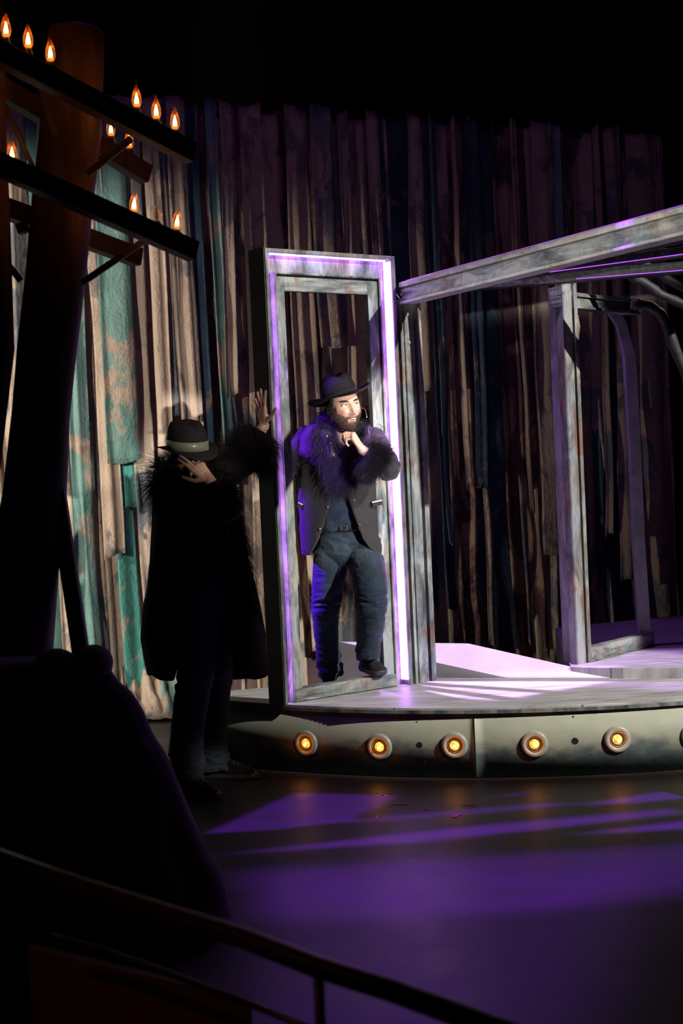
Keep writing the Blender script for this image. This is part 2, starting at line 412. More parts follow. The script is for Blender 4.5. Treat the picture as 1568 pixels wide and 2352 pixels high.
def strip(s0, s1, z0, z1, off, mat_, amp=.035, folds=2, seed=0, taper=0, lean=0):
    w = s1-s0; nx = max(10, int(w/.018)); nz = max(10, int((z1-z0)/.06))
    vs = []; r2 = random.Random(seed); ph = r2.uniform(0, 6); ph2 = r2.uniform(0, 6); f2 = r2.uniform(.5, 1.1)
    U, V = np.meshgrid(np.arange(nx+1)/nx, np.arange(nz+1)/nz); U = U.ravel(); V = V.ravel()
    Z = z0+(z1-z0)*V
    nn = vnoise(np.c_[U*w*5, Z*.8, Z*0+seed*.37], seed % 97)
    n2 = vnoise(np.c_[U*w*13, Z*3, Z*0+seed*.7], seed % 89)
    D = off + amp*(np.sin(2*np.pi*folds*U+ph+1.2*nn+.25*Z) + .5*np.sin(2*np.pi*folds*2.3*U*f2+ph2+.5*Z)) + .02*nn + .007*n2
    D += .012*np.sin(5*Z+ph2)*(1-V)
    X = s0+w*U + .03*np.sin(.9*Z+ph)*(1-V) + lean*(1-V) + .012*nn
    X = X + (s0+w/2-X)*taper*(1-V)
    Z = np.where(V < 1e-6, Z+.010*np.sin(5*U+ph)+.006*n2+.03*(U-.5)*math.sin(ph2), Z); Z = np.where(V > 1-1e-6, Z+.02*np.sin(3*U+ph), Z)
    for x_, d_, z_ in zip(X, D, Z):
        p, n_ = cpath(x_); q = p+n_*float(max(d_, .0)); vs.append((q.x, q.y, max(z_, .006)))
    fs = [(j*(nx+1)+i, j*(nx+1)+i+1, (j+1)*(nx+1)+i+1, (j+1)*(nx+1)+i) for j in range(nz) for i in range(nx)]
    m_ = MB(); m_.add(vs, fs)
    o = m_.build('fabric_strip', mat_, curtain, True)
    so = o.modifiers.new('cloth', 'SOLIDIFY'); so.thickness = .003
    return o
# back layer: full-height strips all the way along
s = .2; k = 0; last = None; fold_amp = .022
while s < CL[-1]-.05:
    w = rng.uniform(.16, .34); f_ = s/CL[-1]
    if f_ < .30: pool = [D_TAN, D_TEAL, D_SLATE, D_PLUM, D_TEALS]
    elif f_ < .42: pool = [D_TAN, D_SLATE, D_PLUM, D_NAVY, D_TAN]
    elif f_ < .56: pool = [D_PLUM, D_SLATE, D_PLUM, D_NAVY, D_TAN]
    else: pool = [D_PLUM, D_NAVY, D_SLATE, D_PLUM, D_TAN]
    m_ = rng.choice([q for q in pool if q is not last]); last = m_
    strip(s-.02, min(s+w+.05, CL[-1]), .01, 4.1+rng.uniform(-.03, .03), rng.uniform(.03, .07), m_, .022, rng.choice([1, 1, 2]), k+5)
    s += w; k += 1
# front layer: strips seen in front, by the pixels they cover (left, right, hem), their dye and distance off the backing
def pstrip(x0, x1, yb, mat_, off=.16, folds=1.5, yt=None, taper=0, amp=.012, lean=0, ym=None):
    ym = ym or min(yb, 1200)
    s0, _ = s_at(x0, ym); s1, _ = s_at(x1, ym); z0 = s_at((x0+x1)/2, yb)[1]
    z1 = 4.12 if yt is None else s_at((x0+x1)/2, yt)[1]
    global k; k += 1
    strip(s0, s1, max(z0, .012), z1, off, mat_, amp, folds, k*7+3, taper, lean)
pstrip(226, 302, 1063, D_TEAL, .20, 1.3, ym=900)
pstrip(246, 298, 1166, D_TEALS, .15, .8, yt=900)
pstrip(252, 298, 1640, D_TEALS, .11, .7, yt=1000)
pstrip(200, 246, 1276, D_TAN, .17, 1.2, lean=.08)
pstrip(160, 206, 1640, D_TEAL, .13, 1.4)
pstrip(303, 348, 1640, D_SLATE, .14, 1.0)
pstrip(340, 372, 1050, D_TAN, .18, 1.3, lean=.03)
pstrip(372, 404, 960, D_SLATE, .15, 1.2)
pstrip(404, 452, 1640, D_TAN, .16, 1.6)
pstrip(455, 486, 1640, D_NAVY, .13, 1.0)
pstrip(486, 512, 1100, D_TEAL, .16, 1.0)
pstrip(509, 534, 913, D_TAN, .18, .8)
pstrip(545, 600, 1640, D_TAN, .14, 1.5, ym=700)
pstrip(120, 160, 1640, D_TAN, .15, 1.2)
pstrip(30, 75, 1500, D_SLATE, .14, 1.2)
pstrip(705, 757, 804, D_SLATE, .19, 1.3, ym=750)
pstrip(725, 748, 1010, D_TAN, .13, .8, ym=900)
pstrip(778, 800, 820, D_TAN, .14, .7, ym=750)
pstrip(798, 815, 1500, D_SLATE, .16, .8)
pstrip(640, 690, 1500, D_TAN, .14, 1.8, ym=450)
pstrip(830, 860, 1500, D_TAN, .14, 1.6, ym=450)
pstrip(1078, 1108, 1120, D_NAVY, .18, .8)
pstrip(1086, 1106, 1480, D_TAN, .14, .6, ym=1200)
pstrip(1038, 1052, 1120, D_TAN, .15, .5, ym=1000)
pstrip(1172, 1188, 1177, D_TAN, .17, .5, ym=1000)
pstrip(1176, 1195, 1478, D_SLATE, .13, .5, yt=1100, taper=.5)
pstrip(1225, 1272, 1271, D_TAN, .19, 1.3, taper=-.2, ym=1200)
pstrip(1238, 1268, 1500, D_SLATE, .13, 1.0, yt=1200, taper=.5)
pstrip(1270, 1298, 1500, D_TEAL, .15, .7)
pstrip(1368, 1382, 1227, D_SLATE, .15, .5, ym=1100)
pstrip(1405, 1436, 1330, D_SLATE, .15, .8, ym=1250)
pstrip(960, 985, 1400, D_NAVY, .15, .7, ym=500)
pstrip(1002, 1016, 1250, D_TEAL, .16, .5)
pstrip(920, 955, 900, D_SLATE, .15, 1, ym=500)
# puddled hems on the floor at the left
for i_, (xp, wd, mt) in enumerate(((318, .3, D_TAN), (352, .32, D_SLATE), (382, .26, D_TEAL))):
    s0, _ = s_at(xp, 1600); m_ = MB(); p, n_ = cpath(s0)
    r2 = random.Random(i_); vs = []; nx, nz = 26, 14
    for j in range(nz+1):
        for i in range(nx+1):
            u = i/nx-.5; v = j/nz
            q = cpath(s0+u*wd*(1+.5*v))[0] + n_*(.10+.30*v + .03*math.sin(9*u+i_*2))
            z = .012+.24*(1-v)**1.8*(1+.25*math.sin(22*u+i_)) + .035*(1-v*.6)*abs(math.sin(15*u+6*v+i_))
            vs.append((q.x, q.y, z))
    m_.add(vs, [(j*(nx+1)+i, j*(nx+1)+i+1, (j+1)*(nx+1)+i+1, (j+1)*(nx+1)+i) for j in range(nz) for i in range(nx)])
    o = m_.build('puddled_hem', mt, curtain, True); so = o.modifiers.new('c', 'SOLIDIFY'); so.thickness = .004
bt = MB()
for i in range(len(CP)-1): bt.beam(CP[i]+Vector((0, 0, 4.07)), CP[i+1]+Vector((0, 0, 4.07)), .04, .05)
bt.build('batten', M_BLACK, curtain)

# ------------------------------------------------------------------ curved platform
T = .36; PC = Vector((1.2, 10.65)); PR = 2.82
def plat_pts(r, z, n=160):
    pts = []
    for i in range(n+1):
        th = math.radians(180+8) + (math.radians(360+12)-math.radians(188))*i/n
        pts.append(Vector((PC.x+r*math.cos(th), PC.y+r*math.sin(th), z)))
    return pts
def plat_mat():
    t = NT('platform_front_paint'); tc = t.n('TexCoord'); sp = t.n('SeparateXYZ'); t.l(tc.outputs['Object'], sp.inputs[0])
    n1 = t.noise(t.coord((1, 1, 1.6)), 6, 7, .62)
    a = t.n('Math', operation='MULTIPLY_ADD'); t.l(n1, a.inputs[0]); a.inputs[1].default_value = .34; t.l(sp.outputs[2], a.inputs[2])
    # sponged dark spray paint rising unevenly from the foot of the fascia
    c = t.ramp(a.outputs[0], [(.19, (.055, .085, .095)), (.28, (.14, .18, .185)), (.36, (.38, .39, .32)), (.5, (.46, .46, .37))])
    g = t.noise(t.coord((2.5, 2.5, 2.5)), 1.3, 4); c = t.mix(.45, c, t.ramp(g, [(.35, (.7, .7, .7)), (.7, (1, 1, 1))]), 'MULTIPLY')
    t.set(c, .6, 0, .4); t.bump(n1, .12, .004); return t.m
def top_mat():
    t = NT('platform_top_paint'); n1 = t.noise(t.coord((1.2, 9, 1), rot=(0, 0, .25)), 2.4, 8, .65)
    c = t.ramp(n1, [(.28, (.20, .19, .20)), (.48, (.42, .41, .42)), (.66, (.58, .57, .58))])
    br = t.n('TexBrick'); t.l(t.coord((1, 1, 1), rot=(0, 0, math.radians(-30))), br.inputs['Vector'])
    br.inputs['Scale'].default_value = 1; br.inputs['Mortar Size'].default_value = .003; br.inputs['Brick Width'].default_value = 2.4; br.inputs['Row Height'].default_value = .62
    for q in ('Color1', 'Color2'): br.inputs[q].default_value = (1, 1, 1, 1)
    br.inputs['Mortar'].default_value = (.3, .3, .3, 1)
    t.set(t.mix(1, c, br.outputs['Color'], 'MULTIPLY'), t.ramp(n1, [(.3, (.35,)*3), (.7, (.5,)*3)]), 0, .5); t.bump(n1, .1, .003); return t.m
M_PF, M_PT = plat_mat(), top_mat()
platform = empty('platform', (PC.x, PC.y, 0), 'low round-fronted grey stage platform with a row of amber lamps', 'platform')
# plan outline: arc from the left to the right, closed behind in front of the curtain
arc = [p for p in plat_pts(PR, 0, 240) if p.x > -.80 and p.y < 8.95]
outline = [Vector((p.x, p.y)) for p in arc] + [p.xy for p in (onz(1750, 1557, T), onz(1568, 1557, T), onz(1165, 1557, T), onz(1005, 1557, T))] + [Vector((.30, 9.0)), Vector((-.40, 8.62)), onz(625, 1578, T).xy, onz(530, 1586, T).xy]
def slabpoly(m_, pts, z0, z1):
    n = len(pts); vs = [(p.x, p.y, z0) for p in pts]+[(p.x, p.y, z1) for p in pts]
    m_.add(vs, [tuple(range(n, 2*n)), tuple(reversed(range(n)))]+[(i, (i+1) % n, (i+1) % n+n, i+n) for i in range(n)])
seam_a = math.atan2(*(reversed(list((onz(1088, 1700, .2).xy-PC)))))
m_ = MB(); slabpoly(m_, outline, T-.022, T)
m_.build('platform_top', M_PT, platform, bevel=.003)
# fascia panels of the front, split at the seam the photo shows
def fascia(th0, th1, r, z0, z1, thick=.012, n=60):
    m_ = MB(); vs = []
    for i in range(n+1):
        th = th0+(th1-th0)*i/n
        for rr, zz in ((r, z0), (r, z1), (r-thick, z1), (r-thick, z0)): vs.append((PC.x+rr*math.cos(th), PC.y+rr*math.sin(th), zz))
    fs = [(i*4+q, i*4+(q+1) % 4, (i+1)*4+(q+1) % 4, (i+1)*4+q) for i in range(n) for q in range(4)]+[(0, 1, 2, 3), tuple(n*4+q for q in (3, 2, 1, 0))]
    m_.add(vs, fs); return m_
thL = math.atan2(arc[0].y-PC.y, arc[0].x-PC.x); thR = math.atan2(arc[-1].y-PC.y, arc[-1].x-PC.x)
if thL > 0: thL -= 2*math.pi
if thR > 0: thR -= 2*math.pi
q = onz(1090, 1792, 0); thS = math.atan2(q.y-PC.y, q.x-PC.x)
for a_, b_ in ((thL, thS-.0012), (thS+.0012, thR)):
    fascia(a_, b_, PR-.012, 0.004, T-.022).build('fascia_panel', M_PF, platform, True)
m_ = MB(); slabpoly(m_, [q.lerp(sum(outline, Vector((0, 0)))/len(outline), .07) for q in outline], .004, T-.024); m_.build('carcass', M_SIDE, platform)
fascia(thL, thR, PR+.004, T-.03, T-.012, .02).build('top_edge_trim', M_FRAME2, platform)
# raised level behind, at right
E1 = onz(1310, 1530, .42)
raised = empty('raised_deck', (E1.x, E1.y, 0), 'thin raised white deck under the smaller right-hand frame', 'deck')
q1 = onz(1310, 1531, .42); q2 = onz(1430, 1534, .42); q3 = onz(1700, 1532, .42); q4 = q3+Vector((.3, 2.2, 0)); q5 = onz(1440, 1488, .42); q5b = onz(1330, 1508, .42)
m_ = MB(); slabpoly(m_, [Vector((p.x, p.y)) for p in (q1, q2, q3, q4, Vector((2.9, 11.6, 0)), Vector((1.45, 10.9, 0)))], .002, .42)
m_.build('deck_board', M_PT, raised, bevel=.004)
# ramp
def ramp_():
    B = onz(1165, 1557, T+.002); D = onz(1440, 1557, T+.002); A = ony(780, 1474, 9.5)
    nrm = (D-B).cross(A-B).normalized()
    def hit(px, py):
        d = ray(px, py); return CC+d*((B-CC).dot(nrm)/d.dot(nrm))
    C_ = hit(1075, 1478); G = hit(1310, 1531)
    A0, C0, G0 = [Vector((p.x, p.y, .002)) for p in (A, C_, G)]; B0, D0 = [Vector((p.x, p.y, .002)) for p in (B, D)]
    m_ = MB(); m_.add([A, B, D, G, C_, A0, B0, D0, G0, C0], [(0, 1, 2, 3, 4), (9, 8, 7, 6, 5)]+[(i, (i+1) % 5, (i+1) % 5+5, i+5) for i in range(5)])
    return m_, A
m_, A_ = ramp_()
t = NT('ramp_paint'); n1 = t.noise(t.coord((1, 1, 1)), 5, 7); t.set(t.ramp(n1, [(.3, (.50, .50, .48)), (.7, (.62, .61, .60))]), .5); t.bump(n1, .08, .003)
tag(m_.build('ramp', t.m), 'smooth white ramp sloping down behind the lit door frame', 'ramp')
m_ = MB(); slabpoly(m_, [Vector(q) for q in ((-.42, 8.74), (.28, 9.12), (.10, 9.55), (-.6, 9.2))], .002, .29)
tag(m_.build('rear_step', M_SIDE, None, bevel=.004), 'dark low step behind the lit door frame, under the stepping man', 'step')
# lamps sunk in the front
M_RING = plain('lamp_ring_grey', (.34, .35, .34), .35, 0, .5, 60, .1)
M_RING2 = plain('lamp_baffle', (.12, .12, .12), .4)
def bulbmat():
    t = NT('amber_lamp'); t.set((.8, .4, .1), .3)
    n = t.noise(t.coord((1, 1, 1)), 60, 3); t.l(t.ramp(n, [(.35, (1, .16, .01)), (.65, (1, .55, .10))]), t.b.inputs['Emission Color']); t.b.inputs['Emission Strength'].default_value = 1.6; return t.m
M_AMB = bulbmat(); M_AMBC = emit('amber_lamp_core', (1, .72, .28), 3)
LAMPS = [(704, 1707), (872, 1715), (1044, 1712), (1227, 1709), (1417, 1698), (1592, 1688)]
desc = ['amber lamp sunk in the platform front, leftmost of the row, half in shadow', 'amber lamp in the platform front, second from the left, below the door frame',
        'amber lamp in the platform front just left of the panel seam', 'amber lamp in the platform front, first right of the panel seam',
        'amber lamp in the platform front, second right of the panel seam', 'amber lamp in the platform front cut off by the right picture edge']
def cyl_hit(px, py, r=None):
    r = r or PR-.012; d = ray(px, py); ox, oy = -PC.x, -PC.y
    a_ = d.x**2+d.y**2; b_ = 2*(ox*d.x+oy*d.y); c_ = ox*ox+oy*oy-r*r; tt = (-b_-math.sqrt(b_*b_-4*a_*c_))/(2*a_); return CC+d*tt
for (px, py), ds in zip(LAMPS, desc):
    p = cyl_hit(px, py); out = Vector((p.x-PC.x, p.y-PC.y, 0)).normalized()
    e = empty('recessed_lamp', p, ds, 'lamp', 'amber lamps along the platform front')
    Mx = Matrix.Translation(p+out*.001) @ out.to_track_quat('Z', 'Y').to_matrix().to_4x4()
    MB().lathe([(.040, .0), (.040, .010), (.046, .016), (.062, .016), (.068, .008), (.068, 0), (.060, -.004)], Mx, 40).build('trim_ring', M_RING, e, True)
    MB().lathe([(.041, .0), (.040, .012), (.034, .012), (.033, .002), (.028, .002), (.0265, .008), (.025, .001)], Mx, 40).build('baffle', M_RING2, e, True)
    m_ = MB(); m_.ball(p+out*.0, .026, .026, .026, nu=20, nv=14); m_.build('lens', M_AMB, e, True)
    m_ = MB(); m_.ball(p+out*.018+Vector((.003, 0, -.002)), .011, .011, .011); m_.build('filament', M_AMBC, e, True)
    d_ = bpy.data.lights.new('lamp_glow', 'POINT'); d_.energy = .12; d_.color = (1, .28, .03); d_.shadow_soft_size = .02
    lo = bpy.data.objects.new('lamp_glow', d_); COL.objects.link(lo); lo.parent = e; lo.location = out*.06
hm = MB()
for px, py, rr in ((963, 1711, .014), (1320, 1702, .016), (957, 1658, .003), (975, 1752, .004), (1327, 1752, .004), (1316, 1646, .004)):
    p = cyl_hit(px, py); out = Vector((p.x-PC.x, p.y-PC.y, 0)).normalized(); Mx = Matrix.Translation(p) @ out.to_track_quat('Z', 'Y').to_matrix().to_4x4()
    hm = MB(); hm.lathe([(.0001, .0012), (rr*.9, .0012), (rr, .0015), (rr*1.12, .0005)], Mx, 20); hm.build('drilled_hole', M_BLACK, platform)

# ------------------------------------------------------------------ lit door frame
A2 = Vector((-.34, 8.26, 0)); DU = Vector((.776, .63, 0)).normalized(); DN = Vector((DU.y, -DU.x, 0))
def ubox(m_, u0, u1, n0, n1, z0, z1, org=None, du=None, dn=None):
    du = du or DU; dn = dn or DN; org = org or A2
    return m_.box(org+du*u0+dn*n0+Vector((0, 0, z0)), du*(u1-u0), dn*(n1-n0), Vector((0, 0, z1-z0)))
ZT = 2.773
door = empty('lit_door_frame', A2+DU*.45+Vector((0, 0, T)), 'tall weathered door frame edged with glowing violet light strips', 'frame')
m_ = MB(); ubox(m_, 0, .018, -.14, 0, T, ZT); ubox(m_, .882, .905, -.14, 0, T, ZT); ubox(m_, .018, .882, -.14, 0, ZT-.022, ZT)
m_.build('outer_casing', M_FRAME2, door, bevel=.003)
m_ = MB(); ubox(m_, -.006, 0, -.14, -.006, T, ZT+.004); m_.build('side_shade_sheet', M_SIDE, door)  # dark sheet puts the shade of the unlit outer face into colour
m_ = MB(); ubox(m_, .018, .098, -.075, -.06, T, ZT-.022); ubox(m_, .808, .882, -.075, -.06, T, ZT-.022); ubox(m_, .098, .808, -.075, -.06, 2.62, ZT-.022)
m_.build('recessed_panel', M_FRAME, door)
m_ = MB()
ubox(m_, .070, .082, -.06, -.022, T, 2.655); ubox(m_, .798, .810, -.06, -.022, T, 2.655); ubox(m_, .082, .798, -.06, -.022, 2.643, 2.655)
ubox(m_, .074, .080, -.06, -.014, T, 2.651)
m_.build('moulding', M_FRAME, door, bevel=.003)
m_ = MB(); ubox(m_, .086, .142, -.07, -.032, T+.07, 2.632); ubox(m_, .722, .794, -.07, -.032, T+.07, 2.632)
m_.build('stile', M_FRAME, door, bevel=.003)
m_ = MB(); ubox(m_, .142, .722, -.07, -.033, 2.555, 2.632); m_.build('head_rail', M_FRAMEH, door, bevel=.003)
m_ = MB(); ubox(m_, .086, .796, -.10, -.020, T+.004, T+.072); m_.build('threshold', M_FRAMEH, door, bevel=.004)
m_ = MB(); ubox(m_, .866, .881, -.058, -.012, T+.03, ZT-.03); m_.build('led_strip', M_LED, door); 
m_ = MB(); ubox(m_, .06, .86, -.045, -.030, ZT-.028, ZT-.023); m_.build('led_strip', M_LEDH, door)
m_ = MB(); ubox(m_, .0185, .024, -.052, -.036, T+.03, ZT-.03); m_.build('led_strip', M_LEDH, door)
# cable clip at the top right
# ------------------------------------------------------------------ large right-hand portal
portal = empty('large_portal', A2+DU*1.0+Vector((0, 0, T)), 'large weathered metal-look portal with a long beam sloping off to the right', 'frame')
ZP = 2.63
def post_profile(m_, u0, u1, z0, z1, org=None, du=None, dn=None, back=-.12):
    w = u1-u0
    for a_, b_, n_f in ((0, .10, 0), (.10, .22, -.014), (.22, .66, -.004), (.66, .78, -.045), (.78, 1, 0)):
        ubox(m_, u0+w*a_, u0+w*b_, back, n_f, z0, z1, org, du, dn)
m_ = MB(); post_profile(m_, .925, 1.085, T, ZP-.10); m_.build('post', M_FRAME, portal, bevel=.002)
m_ = MB(); ubox(m_, .905, .925, -.16, -.05, T, ZP-.06); m_.build('post_back', M_SIDE, portal)
apex = A2+DU*.925
BE = Vector((1.60, 6.27, 0))
bd = (BE-apex); bl_ = bd.length; bd.normalize(); bn = Vector((bd.y, -bd.x, 0))
if bn.dot(Vector((-1, -.3, 0))) < 0: bn = -bn
m_ = MB()
for z0, z1, nf in ((-.110, -.04, -.014), (-.04, -.032, -.035), (-.006, 0, -.012)):
    ubox(m_, 0, bl_, -.10, nf, ZP+z0, ZP+z1, apex, bd, bn)
m_.build('front_beam', M_FRAMEH, portal, bevel=.002)
M_EDGE = distressed('pale_edge_highlight', (.80, .80, .76), (.62, .62, .58), (.25, .25, .23), .62, stretch=(1.3, 1.3, 7))  # pale lower edge; on the upper band a highlight put into colour
m_ = MB(); ubox(m_, 0, bl_, -.10, 0, ZP-.125, ZP-.110, apex, bd, bn); ubox(m_, 0, bl_, -.10, .0, ZP-.032, ZP-.006, apex, bd, bn); m_.build('beam_edge_highlight', M_EDGE, portal, bevel=.002)
m_ = MB(); ubox(m_, .05, bl_, -.026, -.022, ZP, ZP+.004, apex, bd, bn); m_.build('led_strip', M_LED2, portal)
m_ = MB(); m_.beam(A2+DU*.95+DN*.0+Vector((0, 0, ZP-.06)), A2+DU*1.06+Vector((0, 0, ZP-.115)), .02, .03); m_.build('corner_bracket', M_FRAME2, portal)
for u_, z_ in ((.965, 2.45), (.968, 2.29)):
    m_ = MB(); Mx = Matrix.Translation(A2+DU*u_+DN*(-.004)+Vector((0, 0, z_))) @ DN.to_track_quat('Z', 'Y').to_matrix().to_4x4()
    Mx = Matrix.Translation(A2+DU*(u_+.02)+DN*(-.003)+Vector((0, 0, z_))) @ DN.to_track_quat('Z', 'Y').to_matrix().to_4x4()
    m_.lathe([(.0001, .006), (.008, .005), (.011, .001), (.012, -.001)], Mx, 16); m_.build('bolt_head', M_RING, portal, True)
m_ = MB(); pts = [A2+DU*a_+DN*b_+Vector((0, 0, c_)) for a_, b_, c_ in ((.905, .0, 2.56), (.915, .02, 2.53), (.93, .025, 2.515), (.95, .01, 2.53), (.945, 0, 2.55))]
m_.tube(pts, .0025, 6); m_.build('cable', M_RING, portal, True)
# roof rafters fanning out from the post
apb = apex + DU*.08 - DN*.06
ends = [(onz(1568, 598, ZP), .09, .06), (onz(1568, 563, ZP), .07, .05), (onz(1568, 528, ZP), .07, .05)]
for e_, w_, h_ in ends:
    a_ = apb.copy(); a_.z = ZP-h_/2-.01; b_ = a_+(Vector((e_.x, e_.y, a_.z))-a_)*1.25
    m_ = MB(); m_.beam(a_, b_, w_, h_); m_.build('rafter', M_TR, portal, bevel=.003)
    dd = (b_-a_).normalized(); sd = dd.cross(Vector((0, 0, 1))).normalized()
    m_ = MB(); m_.beam(a_+dd*1.0+sd*(w_/2+.004)+Vector((0, 0, -h_*.3)), b_+sd*(w_/2+.004)+Vector((0, 0, -h_*.3)), .004, .004); m_.build('led_strip', M_LED2, portal)
rb = ony(1568, 560, 10.2); 
# ------------------------------------------------------------------ smaller portal at right
H2 = .42
pA = onz(1325, 1527, H2); pB = onz(1359, 1521, H2); pS = onz(1500, 1484, H2); pL = onz(1293, 1519, H2)
d2 = (pS-pB); d2.z = 0; d2.normalize(); n2 = Vector((d2.y, -d2.x, 0))
fA = Vector((pA.x, pA.y, 0)); fd = Vector((pB.x-pA.x, pB.y-pA.y, 0)); fw = fd.length; fd.normalize(); fn = Vector((fd.y, -fd.x, 0))
cd_ = Vector((pL.x-pA.x, pL.y-pA.y, 0))
small = empty('small_portal', (pA.x, pA.y, H2), 'smaller rusty metal-look portal standing on the raised deck', 'frame')
m_ = MB(); post_profile(m_, 0, fw, H2, ZP-.01, fA, fd, fn, -.05); m_.build('post', distressed('rusty_paint', (.36, .38, .36), (.18, .18, .16), (.05, .045, .04), .54), small, bevel=.002)
m_ = MB(); m_.box(fA+Vector((0, 0, H2)), cd_, fd*.06, Vector((0, 0, ZP-.05-H2)))
m_.build('post_cheek', distressed('cheek_paint', (.40, .40, .45), (.26, .25, .28), (.12, .11, .12), .56), small)
L2 = (pS-pB).length+.05
eB = Vector((pB.x, pB.y, 0)); 
# top rail runs over to the far post
tA = ony(1288, 668, pA.y); zt = tA.z
far = Vector((pS.x, pS.y, 0))
m_ = MB()
for z0, z1, nf in ((-.09, -.075, .002), (-.075, -.03, -.01), (-.03, -.022, -.03), (-.022, 0, .004)):
    ubox(m_, -.0, (far-fA).length, -.08, nf, zt+z0, zt+z1, fA, (far-fA).normalized(), Vector(((far-fA).y, -(far-fA).x, 0)).normalized())
m_.build('top_rail', M_FRAMEH, small, bevel=.002)
m_ = MB(); ubox(m_, 0, L2-.03, -.06, 0, H2+.002, H2+.085, eB, d2, n2); m_.build('sill', M_FRAMEH, small, bevel=.003)
M_FAR = plain('far_post_paint', (.30, .28, .32), .55, nscale=14)
yF = far.y
def chain(pix, Y, w, dep, name, mat_, parent):
    """flat board cut to an outline that follows pixel points at one depth, with real thickness"""
    P_ = [ony(x, y, Y) for x, y in pix]; m_ = MB(); n = len(P_); vs = []
    for i, p in enumerate(P_):
        t_ = (P_[min(i+1, n-1)]-P_[max(i-1, 0)]).normalized(); sd = t_.cross(Vector((0, 1, 0))).normalized()
        vs += [p-sd*w/2, p+sd*w/2, p+sd*w/2+Vector((0, dep, 0)), p-sd*w/2+Vector((0, dep, 0))]
    fs = [(i*4+q, i*4+(q+1) % 4, (i+1)*4+(q+1) % 4, (i+1)*4+q) for i in range(n-1) for q in range(4)]+[(3, 2, 1, 0), tuple((n-1)*4+q for q in range(4))]
    m_.add(vs, fs); return m_.build(name, mat_, parent, bevel=.003)
chain([(1446, 800), (1458, 1000), (1468, 1240), (1484, 1478)], yF, .07, .09, 'far_post', M_FAR, small)
chain([(1385, 692), (1408, 712), (1428, 745), (1440, 790), (1446, 815)], yF-.01, .062, .07, 'corner_arch', M_FAR, small)
chain([(1318, 725), (1322, 750), (1318, 790)], pA.y+.1, .05, .05, 'wedge_bracket', M_FRAME2, small)
br = empty('branch_brace', ony(1568, 850, 9.0), 'cluster of dark curved branch-like braces under the roof at right', 'brace')
for i, (pix, Y, w) in enumerate((([(1440, 590), (1470, 600), (1510, 628), (1580, 668), (1640, 700)], 8.9, .05),
                                 ([(1445, 632), (1480, 650), (1515, 675), (1580, 705), (1660, 760)], 8.8, .055),
                                 ([(1452, 698), (1490, 702), (1515, 718), (1530, 745), (1545, 790), (1570, 850), (1600, 960)], 8.7, .06),
                                 ([(1500, 545), (1540, 548), (1600, 556)], 8.2, .05))):
    P_ = [ony(x, y, Y+.02*j) for j, (x, y) in enumerate(pix)]; Q = []
    for j in range(len(P_)-1):
        for q in range(4): Q.append(P_[j].lerp(P_[j+1], q/4))
    Q.append(P_[-1]); r3 = random.Random(i)
    m_ = MB(); m_.tube(Q, [w/2*(1+.15*r3.uniform(-1, 1)) for _ in Q], 10); m_.build('branch', M_TR, br, True)

# ------------------------------------------------------------------ telegraph pole with bulbs
def woodmat(name, a, b):
    t = NT(name); n1 = t.noise(t.coord((14, 14, 1.2)), 2.5, 7, .6, .4); t.set(t.ramp(n1, [(.3, a), (.7, b)]), .55, 0, .45); t.bump(n1, .5, .006); return t.m
M_POLE = woodmat('dark_pole_wood', (.05, .03, .022), (.13, .075, .05))
M_ARM = woodmat('dark_crossarm_wood', (.045, .03, .022), (.10, .065, .045))
YP = 6.2
pole = empty('utility_pole', ony(60, 1900, YP), 'dark leaning wooden utility pole with pairs of crossarms', 'pole')
pts = []; rs = []
for (xl, xr, y) in ((112, 238, 72), (105, 238, 150), (92, 232, 300), (75, 215, 450), (58, 196, 640), (40, 176, 800), (28, 160, 950), (5, 152, 1150), (-25, 135, 1300), (-60, 122, 1480), (-90, 118, 1600), (-150, 110, 1900), (-190, 100, 2230)):
    c = ony((xl+xr)/2, y, YP); pts.append(c); rs.append((ony(xr, y, YP)-ony(xl, y, YP)).length/2)
top0 = pts[0]+(pts[0]-pts[1]).normalized()*.012
pts[-1].z = .01
m_ = MB(); m_.tube([top0]+pts, [rs[0]*.9]+rs, 28); m_.build('shaft', M_POLE, pole, True)
m_ = MB(); a_, b_ = ony(118, 1040, YP-.02), ony(186, 1500, YP); b2 = a_+(b_-a_)*1.5; m_.beam(a_, b2, .062, .06, (0, 1, 0)); m_.build('leg_brace', M_ARM, pole, bevel=.004)
# crossarms: (pixel start, pixel end, depth start, depth end, height)
ARMS = [((-60, 92), (441, 353), 5.6, 6.2, .082), ((-60, 352), (445, 578), 5.6, 6.2, .078),
        ((-20, 190), (338, 402), 6.1, 6.6, .078), ((-10, 470), (318, 592), 6.1, 6.55, .075)]
armdir = []
for (p0, p1, y0, y1, h) in ARMS:
    a_, b_ = ony(*p0, y0), ony(*p1, y1); armdir.append((a_, b_, h))
    m_ = MB(); m_.beam(a_, b_, .06, h); m_.build('crossarm', M_ARM, pole, bevel=.004)
M_ROD = plain('brace_steel', (.10, .08, .07), .35, .6)
for p0, y0, p1, y1, w in (((302, 318), 6.12, (200, 400), 6.1, .028), ((345, 543), 6.2, (188, 650), 6.12, .026), ((10, 240), 6.05, (76, 385), 6.12, .018),
                          ((96, 205), 5.95, (128, 310), 6.0, .026), ((-20, 560), 6.05, (48, 645), 6.12, .026), ((300, 322), 6.5, (215, 372), 6.3, .018)):
    m_ = MB(); m_.beam(ony(*p0, y0), ony(*p1, y1), w, .012, (0, 1, 0)); m_.build('brace', M_ROD, pole, bevel=.002)
m_ = MB(); m_.beam(ony(40, 528, 6.1), ony(63, 520, 6.1), .05, .04); m_.build('clamp', M_BLACK, pole, bevel=.003)
